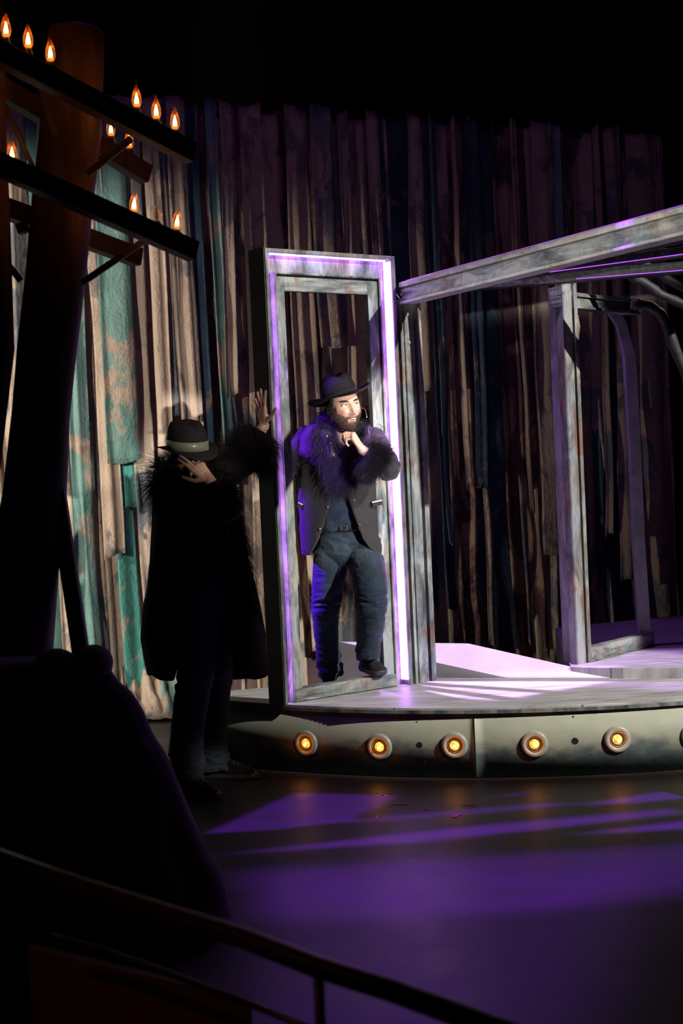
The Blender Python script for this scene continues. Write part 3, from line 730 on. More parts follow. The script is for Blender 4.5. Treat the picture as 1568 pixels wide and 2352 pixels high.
m_ = MB(); pts = [ony(x, y, 6.0) for x, y in ((-38, -20), (-32, 300), (-22, 500), (-12, 800), (-60, 1200), (-80, 1700))]
pts.append(Vector((pts[-1].x-.1, 6.0, .0)))
o = m_.tube(pts, [.075]*len(pts), 18).build('second_pole', M_POLE, None, True); tag(o, 'black upright pole cut off by the left picture edge', 'pole')
# bulbs
def glassmat():
    t = NT('bulb_glass'); N = t.t.nodes; g0 = t.n('BsdfGlossy'); g0.inputs['Roughness'].default_value = .08; tl = t.n('BsdfTranslucent'); tl.inputs[0].default_value = (1, .55, .3, 1); g = t.n('MixShader'); g.inputs[0].default_value = .35; t.l(g0.outputs[0], g.inputs[1]); t.l(tl.outputs[0], g.inputs[2]); tr = t.n('BsdfTransparent'); tr.inputs[0].default_value = (1, .93, .85, 1)
    lw = t.n('LayerWeight'); lw.inputs[0].default_value = .35; mx = t.n('MixShader'); ml = t.n('Math', operation='MULTIPLY'); ml.inputs[1].default_value = .55
    t.l(lw.outputs['Facing'], ml.inputs[0]); t.l(ml.outputs[0], mx.inputs[0]); t.l(tr.outputs[0], mx.inputs[1]); t.l(g.outputs[0], mx.inputs[2]); t.l(mx.outputs[0], t.out.inputs[0]); return t.m
M_GL = glassmat(); M_FL = emit('flame_filament', (1, .50, .12), 14); M_FH = emit('flame_halo', (1, .22, .02), 1.6); M_DEAD = plain('dead_filament', (.25, .15, .08), .4)
BUL = [(13, 62, 5.68, 0, 1, 'on the top front crossarm, leftmost'), (64, 87, 5.74, 0, 1, 'on the top front crossarm, second from the left'), (115, 118, 5.8, 0, 1, 'on the top front crossarm, beside the pole'),
       (313, 224, 6.04, 0, 1, 'on the top front crossarm, nearest right of the pole'), (358, 251, 6.1, 0, 1, 'on the top front crossarm, middle of the right three'), (401, 276, 6.15, 0, 1, 'on the top front crossarm, rightmost at its tip'),
       (8, 140, 6.2, 2, 1, 'at the far left edge behind the top front crossarm'), (254, 292, 6.55, 2, 1, 'on the top rear crossarm just right of the pole'), (296, 320, 6.62, 2, 1, 'on the top rear crossarm behind the steel brace'),
       (27, 350, 5.7, 1, 1, 'on the lower front crossarm, left of the pole'), (306, 465, 6.03, 1, 1, 'on the lower front crossarm, nearest right of the pole'),
       (360, 484, 6.1, 1, 0, 'unlit, between two lit ones on the lower front crossarm'), (405, 505, 6.15, 1, 1, 'on the lower front crossarm, rightmost at its tip')]
bprof = [(.010, -.012), (.0125, -.004), (.0165, .006), (.0185, .018), (.0175, .032), (.0135, .048), (.0085, .062), (.0045, .074), (.0015, .083), (.0002, .086)]
proto = None
for px, py, Y, arm, lit, ds in BUL:
    p = ony(px, py, Y)-Vector((0, 0, .03)); tilt = Matrix.Rotation(.12, 4, 'Y') if py > 440 else Matrix.Rotation(.02, 4, 'Y')
    e = empty('flame_bulb', p, ('clear flame-shaped bulb ' if not lit else 'glowing flame-shaped bulb ')+ds, 'bulb', 'flame bulbs on the crossarms')
    Mx = Matrix.Translation(p)@tilt
    MB().lathe(bprof, Mx, 20).build('glass', M_GL, e, True)
    # socket reaches down to the arm
    a_, b_, h = armdir[arm]; tt = (p.x-a_.x)/(b_.x-a_.x); tt = max(0, min(1, tt)); zt_ = a_.z+(b_.z-a_.z)*tt+h/2
    yc = a_.y+(b_.y-a_.y)*tt
    dz = max(.0, min(.09, p.z-.03-zt_+.0))
    MB().lathe([(.0001, -.012), (.011, -.012), (.013, -.02), (.016, -.03), (.018, -.02-dz), (.0001, -.02-dz)], Matrix.Translation(p), 14).build('socket', M_BLACK, e, True)
    if lit:
        MB().lathe([(.0002, 0), (.0065, .004), (.0085, .014), (.0065, .027), (.0035, .038), (.0002, .05)], Mx, 14).build('filament', M_FL, e, True)
        MB().lathe([(.0002, -.006), (.013, -.002), (.0135, .004), (.0002, .006)], Mx, 14).build('glow_base', M_FH, e, True)
        d_ = bpy.data.lights.new('bulb_glow', 'POINT'); d_.energy = .15; d_.color = (1, .20, .03); d_.shadow_soft_size = .01
        lo = bpy.data.objects.new('bulb_glow', d_); COL.objects.link(lo); lo.parent = e; lo.location = (0, 0, .045)
    else:
        MB().lathe([(.0002, 0), (.004, .004), (.002, .025), (.0002, .03)], Mx, 10).build('filament', M_DEAD, e, True)

# ------------------------------------------------------------------ draped mound in the left foreground
prof = [(1512, 205), (1522, 245), (1545, 258), (1565, 272), (1590, 302), (1630, 328), (1680, 348), (1740, 385), (1800, 410), (1850, 430), (1900, 452), (1960, 480), (2000, 508), (2050, 522), (2100, 532), (2160, 538)]
YM = 5.5
rings = []
for (y, x) in prof: q = ony(x, y, YM); rings.append((q.z, q.x))
rings[-1] = (0.0, rings[-1][1]+.02)
m_ = MB(); vs = []; nseg = 96; nr = len(rings)*5
zs = np.linspace(rings[0][0], 0, nr); xr = np.interp(-zs, [-r_[0] for r_ in rings], [r_[1] for r_ in rings])
XL = -2.6
for j, (z, x) in enumerate(zip(zs, xr)):
    cx = (x+XL)/2; a_ = (x-XL)/2; f_ = j/(nr-1); b_ = .20+.16*f_**.7
    for k in range(nseg):
        th = 2*math.pi*k/nseg; c_, s_ = math.cos(th), math.sin(th)
        c_ = math.copysign(abs(c_)**.8, c_)
        wob = 1+.012*math.sin(7*th+z*5)+.01*math.sin(13*th-z*9)
        wx = 1 if abs(th) < .3 or abs(th-2*math.pi) < .3 else wob
        vs.append((cx+a_*c_*wx, YM+b_*s_*wob, z))
fs = [(j*nseg+k, (j+1)*nseg+k, (j+1)*nseg+(k+1) % nseg, j*nseg+(k+1) % nseg) for j in range(nr-1) for k in range(nseg)]+[tuple(range(nseg))]
m_.add(vs, fs)
t = NT('mound_cloth'); n1 = t.noise(t.coord((1, 1, 1)), 70, 4, .7); t.set((.009, .006, .010), .95, 0, .15, 1.0); t.bump(n1, .6, .01); M_MND = t.m
mound = empty('cloth_mound', (-1.6, YM, 0), 'black cloth-covered mound in the left foreground with a fuzzy violet edge', 'mound')
m_.build('cloth_body', M_MND, mound, True)
m_ = MB(); 
c = ony(214, 1524, YM); m_.ball((c.x, c.y, c.z), .070, .12, .066); c = ony(128, 1545, YM); m_.ball((c.x, c.y, c.z), .09, .13, .085)
o = m_.build('top_fold', M_MND, mound, True)

# ------------------------------------------------------------------ railing in front
M_RAIL = plain('rail_black', (.02, .012, .010), .35)
rail = empty('handrail', ony(735, 2300, 3.1), 'out-of-focus black handrail crossing the bottom left corner', 'railing')
def railpts(L, y): return [ony(px, py, Y) for px, py, Y in L]
P1 = railpts([(-40, 1955, 3.7), (180, 2035, 3.5), (400, 2105, 3.3), (560, 2155, 3.15), (730, 2222, 3.0), (900, 2275, 2.88), (1130, 2360, 2.72), (1300, 2425, 2.6)], 0)
m_ = MB(); m_.tube(P1, .022, 16); m_.build('top_rail', M_RAIL, rail, True)
P2 = railpts([(-40, 2190, 3.7), (230, 2215, 3.5), (560, 2330, 3.15), (800, 2420, 2.95)], 0)
p = P1[4]; m_ = MB(); m_.tube([p, p+Vector((0.0, 0, -.6))], .011, 12); m_.build('baluster', M_RAIL, rail, True)
m_ = MB(); a_ = ony(150, 2190, 3.75); P3 = railpts([(120, 2150, 3.8), (230, 2180, 3.7), (330, 2215, 3.6), (560, 2300, 3.4), (850, 2420, 3.1)], 0)
m_.tube(P3, .008, 10); m_.build('lower_rail', M_RAIL, rail, True)
# brown half wall seen below the rail
t = NT('half_wall_brown'); n1 = t.noise(t.coord((1, 1, 1)), 4, 4); t.set(t.ramp(n1, [(.3, (.10, .05, .03)), (.7, (.16, .08, .05))]), .6); 
hw = MB(); a_ = ony(60, 2120, 4.1); b_ = ony(575, 2300, 3.6); d_ = (b_-a_); d_.z = 0
L_PANEL = spot('added_panel_spot', (-1.2, 2.6, 1.6), (-.35, 3.85, .35), 5, (1, .42, .22), 70, .8, .1)  # added warm spot to brighten the low brown panel
hw.box((a_.x, a_.y, 0), d_, Vector((0, .04, 0)), (0, 0, min(a_.z, b_.z)))
tag(hw.build('low_wall', t.m, None, bevel=.004), 'dim brown low panel faintly lit behind the handrail', 'wall panel')

# ------------------------------------------------------------------ tape marks on the stage floor
M_RT = plain('red_tape', (.55, .05, .03), .5, nscale=80); M_YT = plain('yellow_tape', (.6, .55, .12), .5, nscale=80); M_PT2 = plain('pink_tape', (.75, .08, .25), .5); M_WT = plain('pale_tape', (.22, .16, .14), .6)
def tape(segs, m_t, label, w=.008):
    mb_ = MB()
    for (x0, y0), (x1, y1) in segs:
        a_, b_ = onz(x0, y0, .001), onz(x1, y1, .001); d = (b_-a_).normalized(); sd = Vector((-d.y, d.x, 0))
        mb_.box(a_-sd*w/2, b_-a_, sd*w, (0, 0, .0012))
    tag(mb_.build('tape_mark', m_t), label, 'tape mark', 'spike tape marks on the stage floor')
tape([((500, 1821), (522, 1824))], M_RT, 'short red tape dash on the floor nearest the dark shoes')
tape([((482, 1836), (508, 1836))], M_RT, 'short red tape dash below the dark shoe tip')
tape([((592, 1830), (610, 1835)), ((610, 1835), (582, 1841))], M_RT, 'small red tape arrow on the floor left of the violet patch')
tape([((868, 1820), (890, 1829)), ((866, 1828), (892, 1823))], M_YT, 'yellow tape cross at the tip of the violet floor patch', .010)
tape([((895, 1853), (902, 1848)), ((902, 1848), (938, 1848))], M_RT, 'red tape corner mark on the dark floor below the second lamp')
tape([((1062, 1851), (1092, 1848)), ((1092, 1848), (1078, 1856))], M_RT, 'red tape arrow on the dark floor below the panel seam')
tape([((1038, 1878), (1056, 1871)), ((1046, 1872), (1048, 1879))], M_PT2, 'pink tape mark lying in the violet streak', .012)
tape([((864, 1880), (872, 1872))], M_RT, 'tiny red tape scrap, lowest of the floor marks', .010)
tape([((976, 1859), (984, 1861))], M_RT, 'tiny red tape scrap between the two red corner marks', .010)
tape([((432, 1856), (460, 1859)), ((460, 1859), (494, 1855))], M_WT, 'thin pale tape line beside the mound', .005)

# ================================================================== people
def head_pts(d):
    """unit directions -> head surface in head space (x right, -y face, z up)"""
    d = np.asarray(d, 'f8'); x, y, z = d[:, 0].copy(), d[:, 1].copy(), d[:, 2].copy()
    X = x*.078; Y = y*.097; Z = z*.120
    front = np.clip(-y, 0, 1)
    Y = np.where(y < 0, -.097*(-y)**.82, Y*.98)
    low = np.clip((-Z-.015)/.10, 0, 1)
    X = X*(1-.30*low**1.6)*(1+.05*np.exp(-((Z+.035)/.03)**2))
    Y = np.where(y < 0, Y*(1-.05*low), Y*(1-.45*low))
    def g(cx, cz, sx, sz): return np.exp(-((X-cx)/sx)**2-((Z-cz)/sz)**2)*(front > .05)
    dY = 0*X
    ridge = np.exp(-(X/.0105)**2)
    prof = np.interp(Z, [-.05, -.043, -.036, -.028, -.005, .018, .03, .05], [0, .004, .024, .028, .018, .010, .004, 0])
    dY -= ridge*prof*(front > .2)
    dY -= .010*(g(.014, -.034, .008, .008)+g(-.014, -.034, .008, .008))
    dY += .013*(g(.031, .014, .017, .012)+g(-.031, .014, .017, .012))
    dY -= .006*(g(.030, .034, .020, .008)+g(-.030, .034, .020, .008)) + .004*g(0, .040, .03, .012)
    dY -= .009*(g(.044, -.018, .018, .018)+g(-.044, -.018, .018, .018))
    dY -= .008*g(0, -.062, .026, .022)
    dY -= .005*g(0, -.0535, .019, .0045) + .007*g(0, -.072, .016, .005)
    dY += .012*g(0, -.062, .019, .0045)
    dY += .005*g(0, -.082, .02, .006)
    dY -= .012*g(0, -.102, .022, .016)
    Y = Y+dY
    return np.c_[X, Y, Z]
def sphere_dirs(nu, nv):
    ds = []
    for j in range(nv+1):
        ph = math.pi*j/nv
        for i in range(nu):
            th = 2*math.pi*i/nu; ds.append((math.sin(ph)*math.cos(th), math.sin(ph)*math.sin(th), math.cos(ph)))
    return np.array(ds)
def add_head(mb, M, nu=110, nv=110):
    P_ = head_pts(sphere_dirs(nu, nv)); vs = [M@Vector(map(float, p)) for p in P_]
    mb.add(vs, [(j*nu+i, (j+1)*nu+i, (j+1)*nu+(i+1) % nu, j*nu+(i+1) % nu) for j in range(nv) for i in range(nu)])
    for sx in (-1, 1):     # ears and lids
        R = M.to_3x3()
        for (cx, cy, cz, r) in ((.078, .010, .012, .015), (.080, .016, .0, .016), (.078, .008, -.016, .011)):
            mb.ball(M@Vector((sx*cx, cy, cz)), .006, r, r*1.15, M=R, nu=12, nv=8)
        pts = [M@Vector((sx*(.031+.0165*math.cos(a)), -.0865+.006*abs(math.cos(a)), .0150+.0064*math.sin(a))) for a in np.linspace(.1, math.pi-.1, 7)]
        mb.tube(pts, .0042, 8)
        pts = [M@Vector((sx*(.031+.0165*math.cos(a)), -.0845+.006*abs(math.cos(a)), .0130-.0052*math.sin(a))) for a in np.linspace(.1, math.pi-.1, 7)]
        mb.tube(pts, .0040, 8)
def ortho(D, N_):
    D = Vector(D).normalized(); N_ = Vector(N_); N_ = (N_-D*N_.dot(D)).normalized(); return D, N_
def add_hand(mb, W, D, N_, left, curls, thumb, spread=.10, sc=1.0):
    """W wrist, D wrist to knuckles, N_ palm normal; curls: per finger 3 bend angles; thumb: 3 (d, n, s) directions"""
    D, N_ = ortho(D, N_); S = N_.cross(D) if left else D.cross(N_); W = Vector(W)
    offs = (.030, .0105, -.0100, -.029); lens = (.088, .091, .086, .076)
    ph = ((.043, .026, .021), (.047, .030, .021), (.043, .028, .021), (.034, .021, .018)); rr = (.0092, .0093, .0088, .0078)
    tips = []
    for o_, l_, p_, r_, cu, sp in zip(offs, lens, ph, rr, curls, (1, .3, -.4, -1.2)):
        K = W+D*l_*sc+S*o_*sc
        mb.cap(W+S*o_*.45*sc+D*.004, K, .0155*sc, .0125*sc)
        mb.cap(W+S*o_*.7*sc+D*.03*sc, K-N_*.0, .0135*sc, .0115*sc)
        d = (D+S*spread*sp).normalized(); ax = d.cross(N_).normalized(); a = K; cur = d
        for ang, ll in zip(cu, p_):
            cur = Matrix.Rotation(ang, 3, ax) @ cur
            b = a+cur*ll*sc; mb.cap(a, b, r_*sc*1.03, r_*sc*.90); a = b; r_ *= .93
        tips.append((a, cur))
    a = W+D*.018*sc+S*.020*sc; mb.cap(a, a+D*.03*sc+S*.006*sc+N_*.004, .017*sc, .014*sc); r_ = .0135
    for (dd, nn, ss_), ll in zip(thumb, (.046, .034, .028)):
        cur = (D*dd+N_*nn+S*ss_).normalized(); b = a+cur*ll*sc; mb.cap(a, b, r_*sc, r_*.88*sc); a = b; r_ *= .86
    tips.append((a, cur))
    mb.cap(W-D*.008, W+D*.02*sc, .0215*sc, .021*sc)
    return tips
def skin_mat(name, tone=(.60, .37, .29)):
    t = NT(name); n1 = t.noise(t.coord((1, 1, 1)), 45, 5)
    c = t.ramp(n1, [(.3, tuple(v*.88 for v in tone)), (.7, tuple(min(1, v*1.08) for v in tone))])
    at = t.n('Attribute'); at.attribute_name = 'flush'; sp = t.n('SeparateColor'); t.l(at.outputs['Color'], sp.inputs[0])
    c = t.mix(sp.outputs[0], c, (.60, .15, .12)); c = t.mix(sp.outputs[1], c, (.09, .05, .035)); c = t.mix(sp.outputs[2], c, (.06, .01, .01))
    t.set(c, .42, 0, .45); t.b.inputs['Subsurface Weight'].default_value = .12; t.b.inputs['Subsurface Radius'].default_value = (.012, .005, .003); t.b.inputs['Subsurface Scale'].default_value = 1
    t.bump(n1, .08, .001); return t.m
def paint_face(me, M, beard=True):
    """natural colouring of the skin: cheeks and lips, stubble under the beard, inside of the mouth"""
    Mi = np.array(M.inverted()); P_ = co_get(me); L = P_@Mi[:3, :3].T+Mi[:3, 3]
    X, Y, Z = L[:, 0], L[:, 1], L[:, 2]; near = (np.abs(X) < .1) & (np.abs(Z) < .14) & (np.abs(Y) < .15); fr = near & (Y < -.05)
    g = lambda cx, cz, sx, sz: np.exp(-((X-cx)/sx)**2-((Z-cz)/sz)**2)
    red = (.38*(g(.046, -.02, .018, .018)+g(-.046, -.02, .018, .018))+.25*g(0, -.032, .012, .012))*fr
    red = np.maximum(red, (.75*(g(0, -.0545, .022, .0045)+g(0, -.0715, .018, .005)))*fr)
    dk = near & (((Z < -.045+.022*np.clip((np.abs(X)-.035)/.03, 0, 1)) & (Y < .03)) | ((np.abs(X) > .067) & (Z < .02) & (Y < .0))) & (Z > -.125)
    lips = (np.abs(X) < .022) & (Z < -.050) & (Z > -.078) & fr
    dark = np.where(dk & ~lips, .5, 0.)*(1 if beard else 0)
    for sx in (-1, 1): dark = np.maximum(dark, .85*np.exp(-((X-sx*.032)/.017)**4-((Z-(.031+.002*np.cos(sx*X*60)))/.0042)**2)*fr)
    mouth = (g(0, -.0625, .018, .0042) > .45)*fr*.95
    c = np.c_[np.clip(red, 0, 1), np.clip(dark, 0, 1), mouth, np.ones(len(X))].astype('f')
    at = me.color_attributes.new('flush', 'FLOAT_COLOR', 'POINT'); at.data.foreach_set('color', c.ravel())
def strands(name, roots, dirs, lens, width, mat_, parent, droop=.5, seg=4, wav=.15, seed=0):
    rg = np.random.default_rng(seed); n = len(roots); R = np.array(roots, 'f8'); D = np.array(dirs, 'f8'); L = np.array(lens, 'f8')[:, None]
    D /= np.linalg.norm(D, axis=1)[:, None]
    ax = np.cross(D, rg.normal(size=(n, 3))); ax /= np.linalg.norm(ax, axis=1)[:, None]; ay = np.cross(D, ax)
    V = []; cur = R.copy(); dr = D.copy(); ws = np.asarray(width)
    if ws.ndim == 0: ws = np.full(n, float(ws))
    for k in range(seg+1):
        w = (ws*(1-.8*(k/seg)))[:, None]
        for q in range(3):
            a = 2*math.pi*q/3; V.append(cur+ax*w*math.cos(a)+ay*w*math.sin(a))
        dr = dr+np.array([0, 0, -droop/seg])+rg.normal(size=(n, 3))*wav/seg; dr /= np.linalg.norm(dr, axis=1)[:, None]
        cur = cur+dr*L/seg
    V = np.stack(V, 1).reshape(-1, 3); m3 = 3*(seg+1); base = np.arange(n)*m3; F = []
    for k in range(seg):
        for q in range(3):
            F.append(np.stack([base+k*3+q, base+k*3+(q+1) % 3, base+(k+1)*3+(q+1) % 3, base+(k+1)*3+q], 1))
    F = np.concatenate(F); me = bpy.data.meshes.new(name); me.vertices.add(len(V)); me.vertices.foreach_set('co', V.astype('f').ravel())
    me.loops.add(F.size); me.loops.foreach_set('vertex_index', F.astype('i').ravel()); me.polygons.add(len(F)); me.polygons.foreach_set('loop_start', np.arange(len(F), dtype='i')*4)
    me.polygons.foreach_set('loop_total', np.full(len(F), 4, 'i')); me.update(calc_edges=True); me.validate()
    return link(name, me, mat_, parent, True)
def tube_roots(pts, rads, n, seed, ry=1.0):
    """random roots and normals on a tube along pts"""
    rg = random.Random(seed); pts = [Vector(p) for p in pts]; out = []
    for _ in range(n):
        t_ = rg.random()*(len(pts)-1); i = min(int(t_), len(pts)-2); f_ = t_-i; c = pts[i].lerp(pts[i+1], f_); r_ = rads[i]+(rads[i+1]-rads[i])*f_
        t3 = (pts[i+1]-pts[i]).normalized(); a = t3.cross(Vector((.3, -.9, .2))).normalized(); b = a.cross(t3); th = rg.random()*6.283
        nrm = a*math.cos(th)+b*math.sin(th); out.append((c+nrm*r_*.9, nrm, t3))
    return out
def fur(name, pts, rads, n, length, mat_, parent, seed=0, along=.3, droop=.9, nrm=.8, width=.0016, down=.3, jit=.35):
    R = tube_roots(pts, rads, n, seed); rg = random.Random(seed+1); ro = []; di = []; le = []
    for c, nn, t3 in R:
        d = nn*nrm+t3*along+Vector((0, 0, -down))+Vector((rg.gauss(0, jit), rg.gauss(0, jit), rg.gauss(0, jit))); ro.append(tuple(c)); di.append(tuple(d)); le.append(length*rg.uniform(.5, 1.2))
    mb = MB(); mb.tube(pts, rads, 12); core = mb.build(name+'_pelt', mat_, parent, True)
    return strands(name, ro, di, le, width, mat_, core, droop, 4, .25, seed)
def garment_rows(rows, Yoff=0.0, seg=64, thick=.008, mb=None):
    """open-fronted shell: rows of (py, xl, xr, Yc, depth, edge_left_px or None, edge_right_px)"""
    n = len(rows); O = []; I = []
    for (py, xl, xr, Yc, b, el, er) in rows:
        cl, cr = ony(xl, py, Yc), ony(xr, py, Yc); c = (cl+cr)/2; a = (cr-cl).length/2; ux = (cr-cl).normalized(); pc = (xl+xr)/2; ha = (xr-xl)/2
        sL = (el-pc)/ha; sR = (er-pc)/ha; aL = -math.pi/2+math.asin(max(-.98, min(.98, sL))); aR = -math.pi/2+math.asin(max(-.98, min(.98, sR)))
        o_ = []; i_ = []
        for k in range(seg+1):
            th = aR+(2*math.pi-(aR-aL))*k/seg; c_, s_ = math.cos(th), math.sin(th)
            c2 = math.copysign(abs(c_)**.88, c_); s2 = math.copysign(abs(s_)**.9, s_)
            o_.append(c+ux*a*c2+Vector((0, b*s2, 0))); i_.append(c+ux*(a-thick)*c2+Vector((0, (b-thick)*s2, 0)))
        O.append(o_); I.append(i_)
    vs = [p for r_ in O for p in r_]+[p for r_ in I for p in r_]; w = seg+1; N_ = n*w; fs = []
    for j in range(n-1):
        for k in range(seg):
            fs.append((j*w+k, j*w+k+1, (j+1)*w+k+1, (j+1)*w+k)); fs.append((N_+j*w+k, N_+(j+1)*w+k, N_+(j+1)*w+k+1, N_+j*w+k+1))
    for k in range(seg):
        fs.append((k+1, k, N_+k, N_+k+1)); j = n-1; fs.append((j*w+k, j*w+k+1, N_+j*w+k+1, N_+j*w+k))
    for j in range(n-1):
        fs.append((j*w, (j+1)*w, N_+(j+1)*w, N_+j*w)); k = seg; fs.append(((j+1)*w+k, j*w+k, N_+j*w+k, N_+(j+1)*w+k))
    mb = mb or MB(); mb.add(vs, fs); return mb
def dense_rows(rows, k=5):
    A = np.array(rows, 'f8'); t0 = np.arange(len(rows)); t1 = np.linspace(0, len(rows)-1, (len(rows)-1)*k+1)
    return [tuple(np.interp(t, t0, A[:, c]) for c in range(A.shape[1])) for t in t1]
def wrinkle(me, amp, freq, seed=0, stretch=(1, 1, 1), mask=None):
    P_ = co_get(me).astype('f8'); N_ = no_get(me); q = P_*np.array(stretch)*freq
    w = vnoise(q*.5, seed+3); v = vnoise(q+w[:, None]*1.2, seed)+.5*vnoise(q*2.1, seed+1)
    v = 1-np.abs(v)*1.6; a = amp if mask is None else amp*mask(P_)
    co_set(me, P_+N_*(v*a)[:, None])
def shoe(person, heel, toe, up, wid, hgt, m_up, m_sole, m_lace, laces=5):
    heel, toe, up = Vector(heel), Vector(toe), Vector(up).normalized(); D = (toe-heel); L = D.length; D.normalize(); up = (up-D*up.dot(D)).normalized(); S = D.cross(up)
    def sect(t, z): return heel+D*(L*t)+up*z
    wf = lambda t: wid*np.interp(t, [0, .04, .15, .4, .7, .9, .97, 1], [.30, .62, .80, .82, 1.0, .85, .55, .12])/2
    hf = lambda t: hgt*np.interp(t, [0, .05, .2, .38, .6, .8, .93, 1], [.70, .95, 1.0, .92, .62, .42, .30, .12])
    ts = np.linspace(0, 1, 26); vs = []; seg = 16
    for t in ts:
        w = wf(t)+.002
        for zz, k in ((0, .93), (.008, 1.0), (.022, 1.02), (.026, .96)):
            vs += [sect(t, zz)-S*w*k, sect(t, zz)+S*w*k]
    order = [0, 2, 4, 6, 7, 5, 3, 1]; fs = []
    for i in range(len(ts)-1):
        for q in range(8): a, b = order[q], order[(q+1) % 8]; fs.append((i*8+a, i*8+b, (i+1)*8+b, (i+1)*8+a))
    fs.append(tuple(order[::-1])); fs.append(tuple((len(ts)-1)*8+o for o in order)); mb = MB(); mb.add(vs, fs)
    sh = MB(); vs = []
    for t in ts[1:-1]:
        w = wf(t)*.97; h = hf(t)
        for k in range(seg+1):
            th = math.pi*k/seg; c_ = math.copysign(abs(math.cos(th))**.8, math.cos(th)); top = math.sin(th)**.75
            sq = 1-.35*top*(1 if t < .5 else .3)
            vs.append(sect(t, .016+h*top)+S*w*c_*sq)
    w_ = seg+1; n = len(ts)-2; fs = [(i*w_+k, i*w_+k+1, (i+1)*w_+k+1, (i+1)*w_+k) for i in range(n-1) for k in range(seg)]+[(i*w_+seg, i*w_, (i+1)*w_, (i+1)*w_+seg) for i in range(n-1)]
    fs += [tuple(range(w_))[::-1], tuple((n-1)*w_+k for k in range(w_))]; sh.add(vs, fs)
    u_ = sh.build('shoe', m_up, person, True); so = mb.build('sole', m_sole, u_, True)
    la = MB()
    for i in range(laces):
        t = .34+.34*i/laces; w = wf(t)*.5; z = .018+hf(t)*1.0
        for sg in (1, -1): la.tube([sect(t, z-.010)-S*w*sg, sect(t+.02, z+.003), sect(t+.045, z-.014)+S*w*sg], .0026, 6)
    la.tube([sect(.36, .02+hf(.36)), sect(.42, .026+hf(.42))+S*.02, sect(.50, .01+hf(.5))+S*.034], .0025, 6); la.tube([sect(.36, .02+hf(.36)), sect(.42, .026+hf(.42))-S*.02, sect(.47, .01+hf(.45))-S*.03], .0025, 6)
    la.build('laces', m_lace, u_, True)
def fedora(person, M, brim_w, brim_d, crown_h, m_felt, m_band, m_under=None, curl=.02, band_h=.035, dip=.012, cw=.088, cd=.105, bandlabel=None):
    mb = MB(); nu = 64; prof = [(1.0, .0), (1.0, .02), (.985, .04), (.95, .07), (.90, .090), (.82, .105), (.70, .114), (.45, .118), (.2, .114), (0.001, .110)]
    vs = []
    for r_, h_ in prof:
        h2 = h_*crown_h/.118
        for k in range(nu):
            th = 2*math.pi*k/nu; x, y = cw*r_*math.cos(th), cd*r_*math.sin(th); z = h2
            if h_ > .06:
                f_ = (h_-.06)/.06
                px_ = math.exp(-((y+.055)/.035)**2); x *= 1-.20*f_*px_           # front pinch
                z += crown_h*.08*f_*(-y/cd)*(-1)+(-.010*f_ if False else 0)
                z -= f_*.016*math.exp(-(x/.026)**2)*(1 if r_ < .9 else .3)
            vs.append(M@Vector((x, y, z)))
    n = len(prof); fs = [(i*nu+k, (i+1)*nu+k, (i+1)*nu+(k+1) % nu, i*nu+(k+1) % nu) for i in range(n-1) for k in range(nu)]
    fs = [f[::-1] for f in fs]
    vb = []; rs = [(0.96, -.004), (1.0, 0.0), (1.15, .002), (1.45, .004), (1.8, .004), (2.0, .004)]
    rows = []
    for top in (1, 0):
        rr = np.linspace(0, 1, 9) if top else np.linspace(1, 0, 9)
        for q in rr:
            for k in range(nu):
                th = 2*math.pi*k/nu; x = math.cos(th)*(cw*.97+(brim_w-cw*.97)*q); y = math.sin(th)*(cd*.97+(brim_d-cd*.97)*q)
                z = curl*q**2*math.cos(2*th)*.9 + curl*.3*q**3 - dip*q**1.5*(1 if math.sin(th) < 0 else .2)*abs(math.sin(th)) + (.0022 if top else -.0022)
                vb.append(M@Vector((x, y, z)))
    base = len(vs); vs += vb; m2 = 18
    fs += [(base+i*nu+k, base+i*nu+(k+1) % nu, base+((i+1) % m2)*nu+(k+1) % nu, base+((i+1) % m2)*nu+k) for i in range(m2) for k in range(nu)]
    mb.add(vs, fs); hat = mb.build('hat', m_felt, person, True, merge=.00005)
    b = MB(); vs = []
    for z_, k_ in ((.001, 1.02), (band_h, 1.018), (band_h, 1.0), (.001, 1.0)):
        for k in range(nu): th = 2*math.pi*k/nu; vs.append(M@Vector((cw*k_*math.cos(th), cd*k_*math.sin(th), z_)))
    b.add(vs, [(i*nu+k, i*nu+(k+1) % nu, ((i+1) % 4)*nu+(k+1) % nu, ((i+1) % 4)*nu+k) for i in range(4) for k in range(nu)]); o = b.build('hat_band', m_band, hat, True)
    if bandlabel: o['label'] = bandlabel
    return hat
def headM(px, py, Y, yaw, roll, pitch=0, sc=1.0):
    return Matrix.Translation(ony(px, py, Y)) @ Matrix.Rotation(-roll, 4, 'Y') @ Matrix.Rotation(yaw, 4, 'Z') @ Matrix.Rotation(pitch, 4, 'X') @ Matrix.Scale(sc, 4)
def eyes(person, M, m_w, m_i):
    for sx in (-1, 1):
        c = M@Vector((sx*.031, -.0755, .0145)); e = MB(); e.ball(c, .0118, nu=20, nv=14); eo = e.build('eye', m_w, person, True)
        g = (M.to_3x3()@Vector((.38, -1, .02))).normalized(); i_ = MB(); i_.ball(c+g*.0078, .0056, .0056, .0056); i_.build('iris', m_i, eo, True)

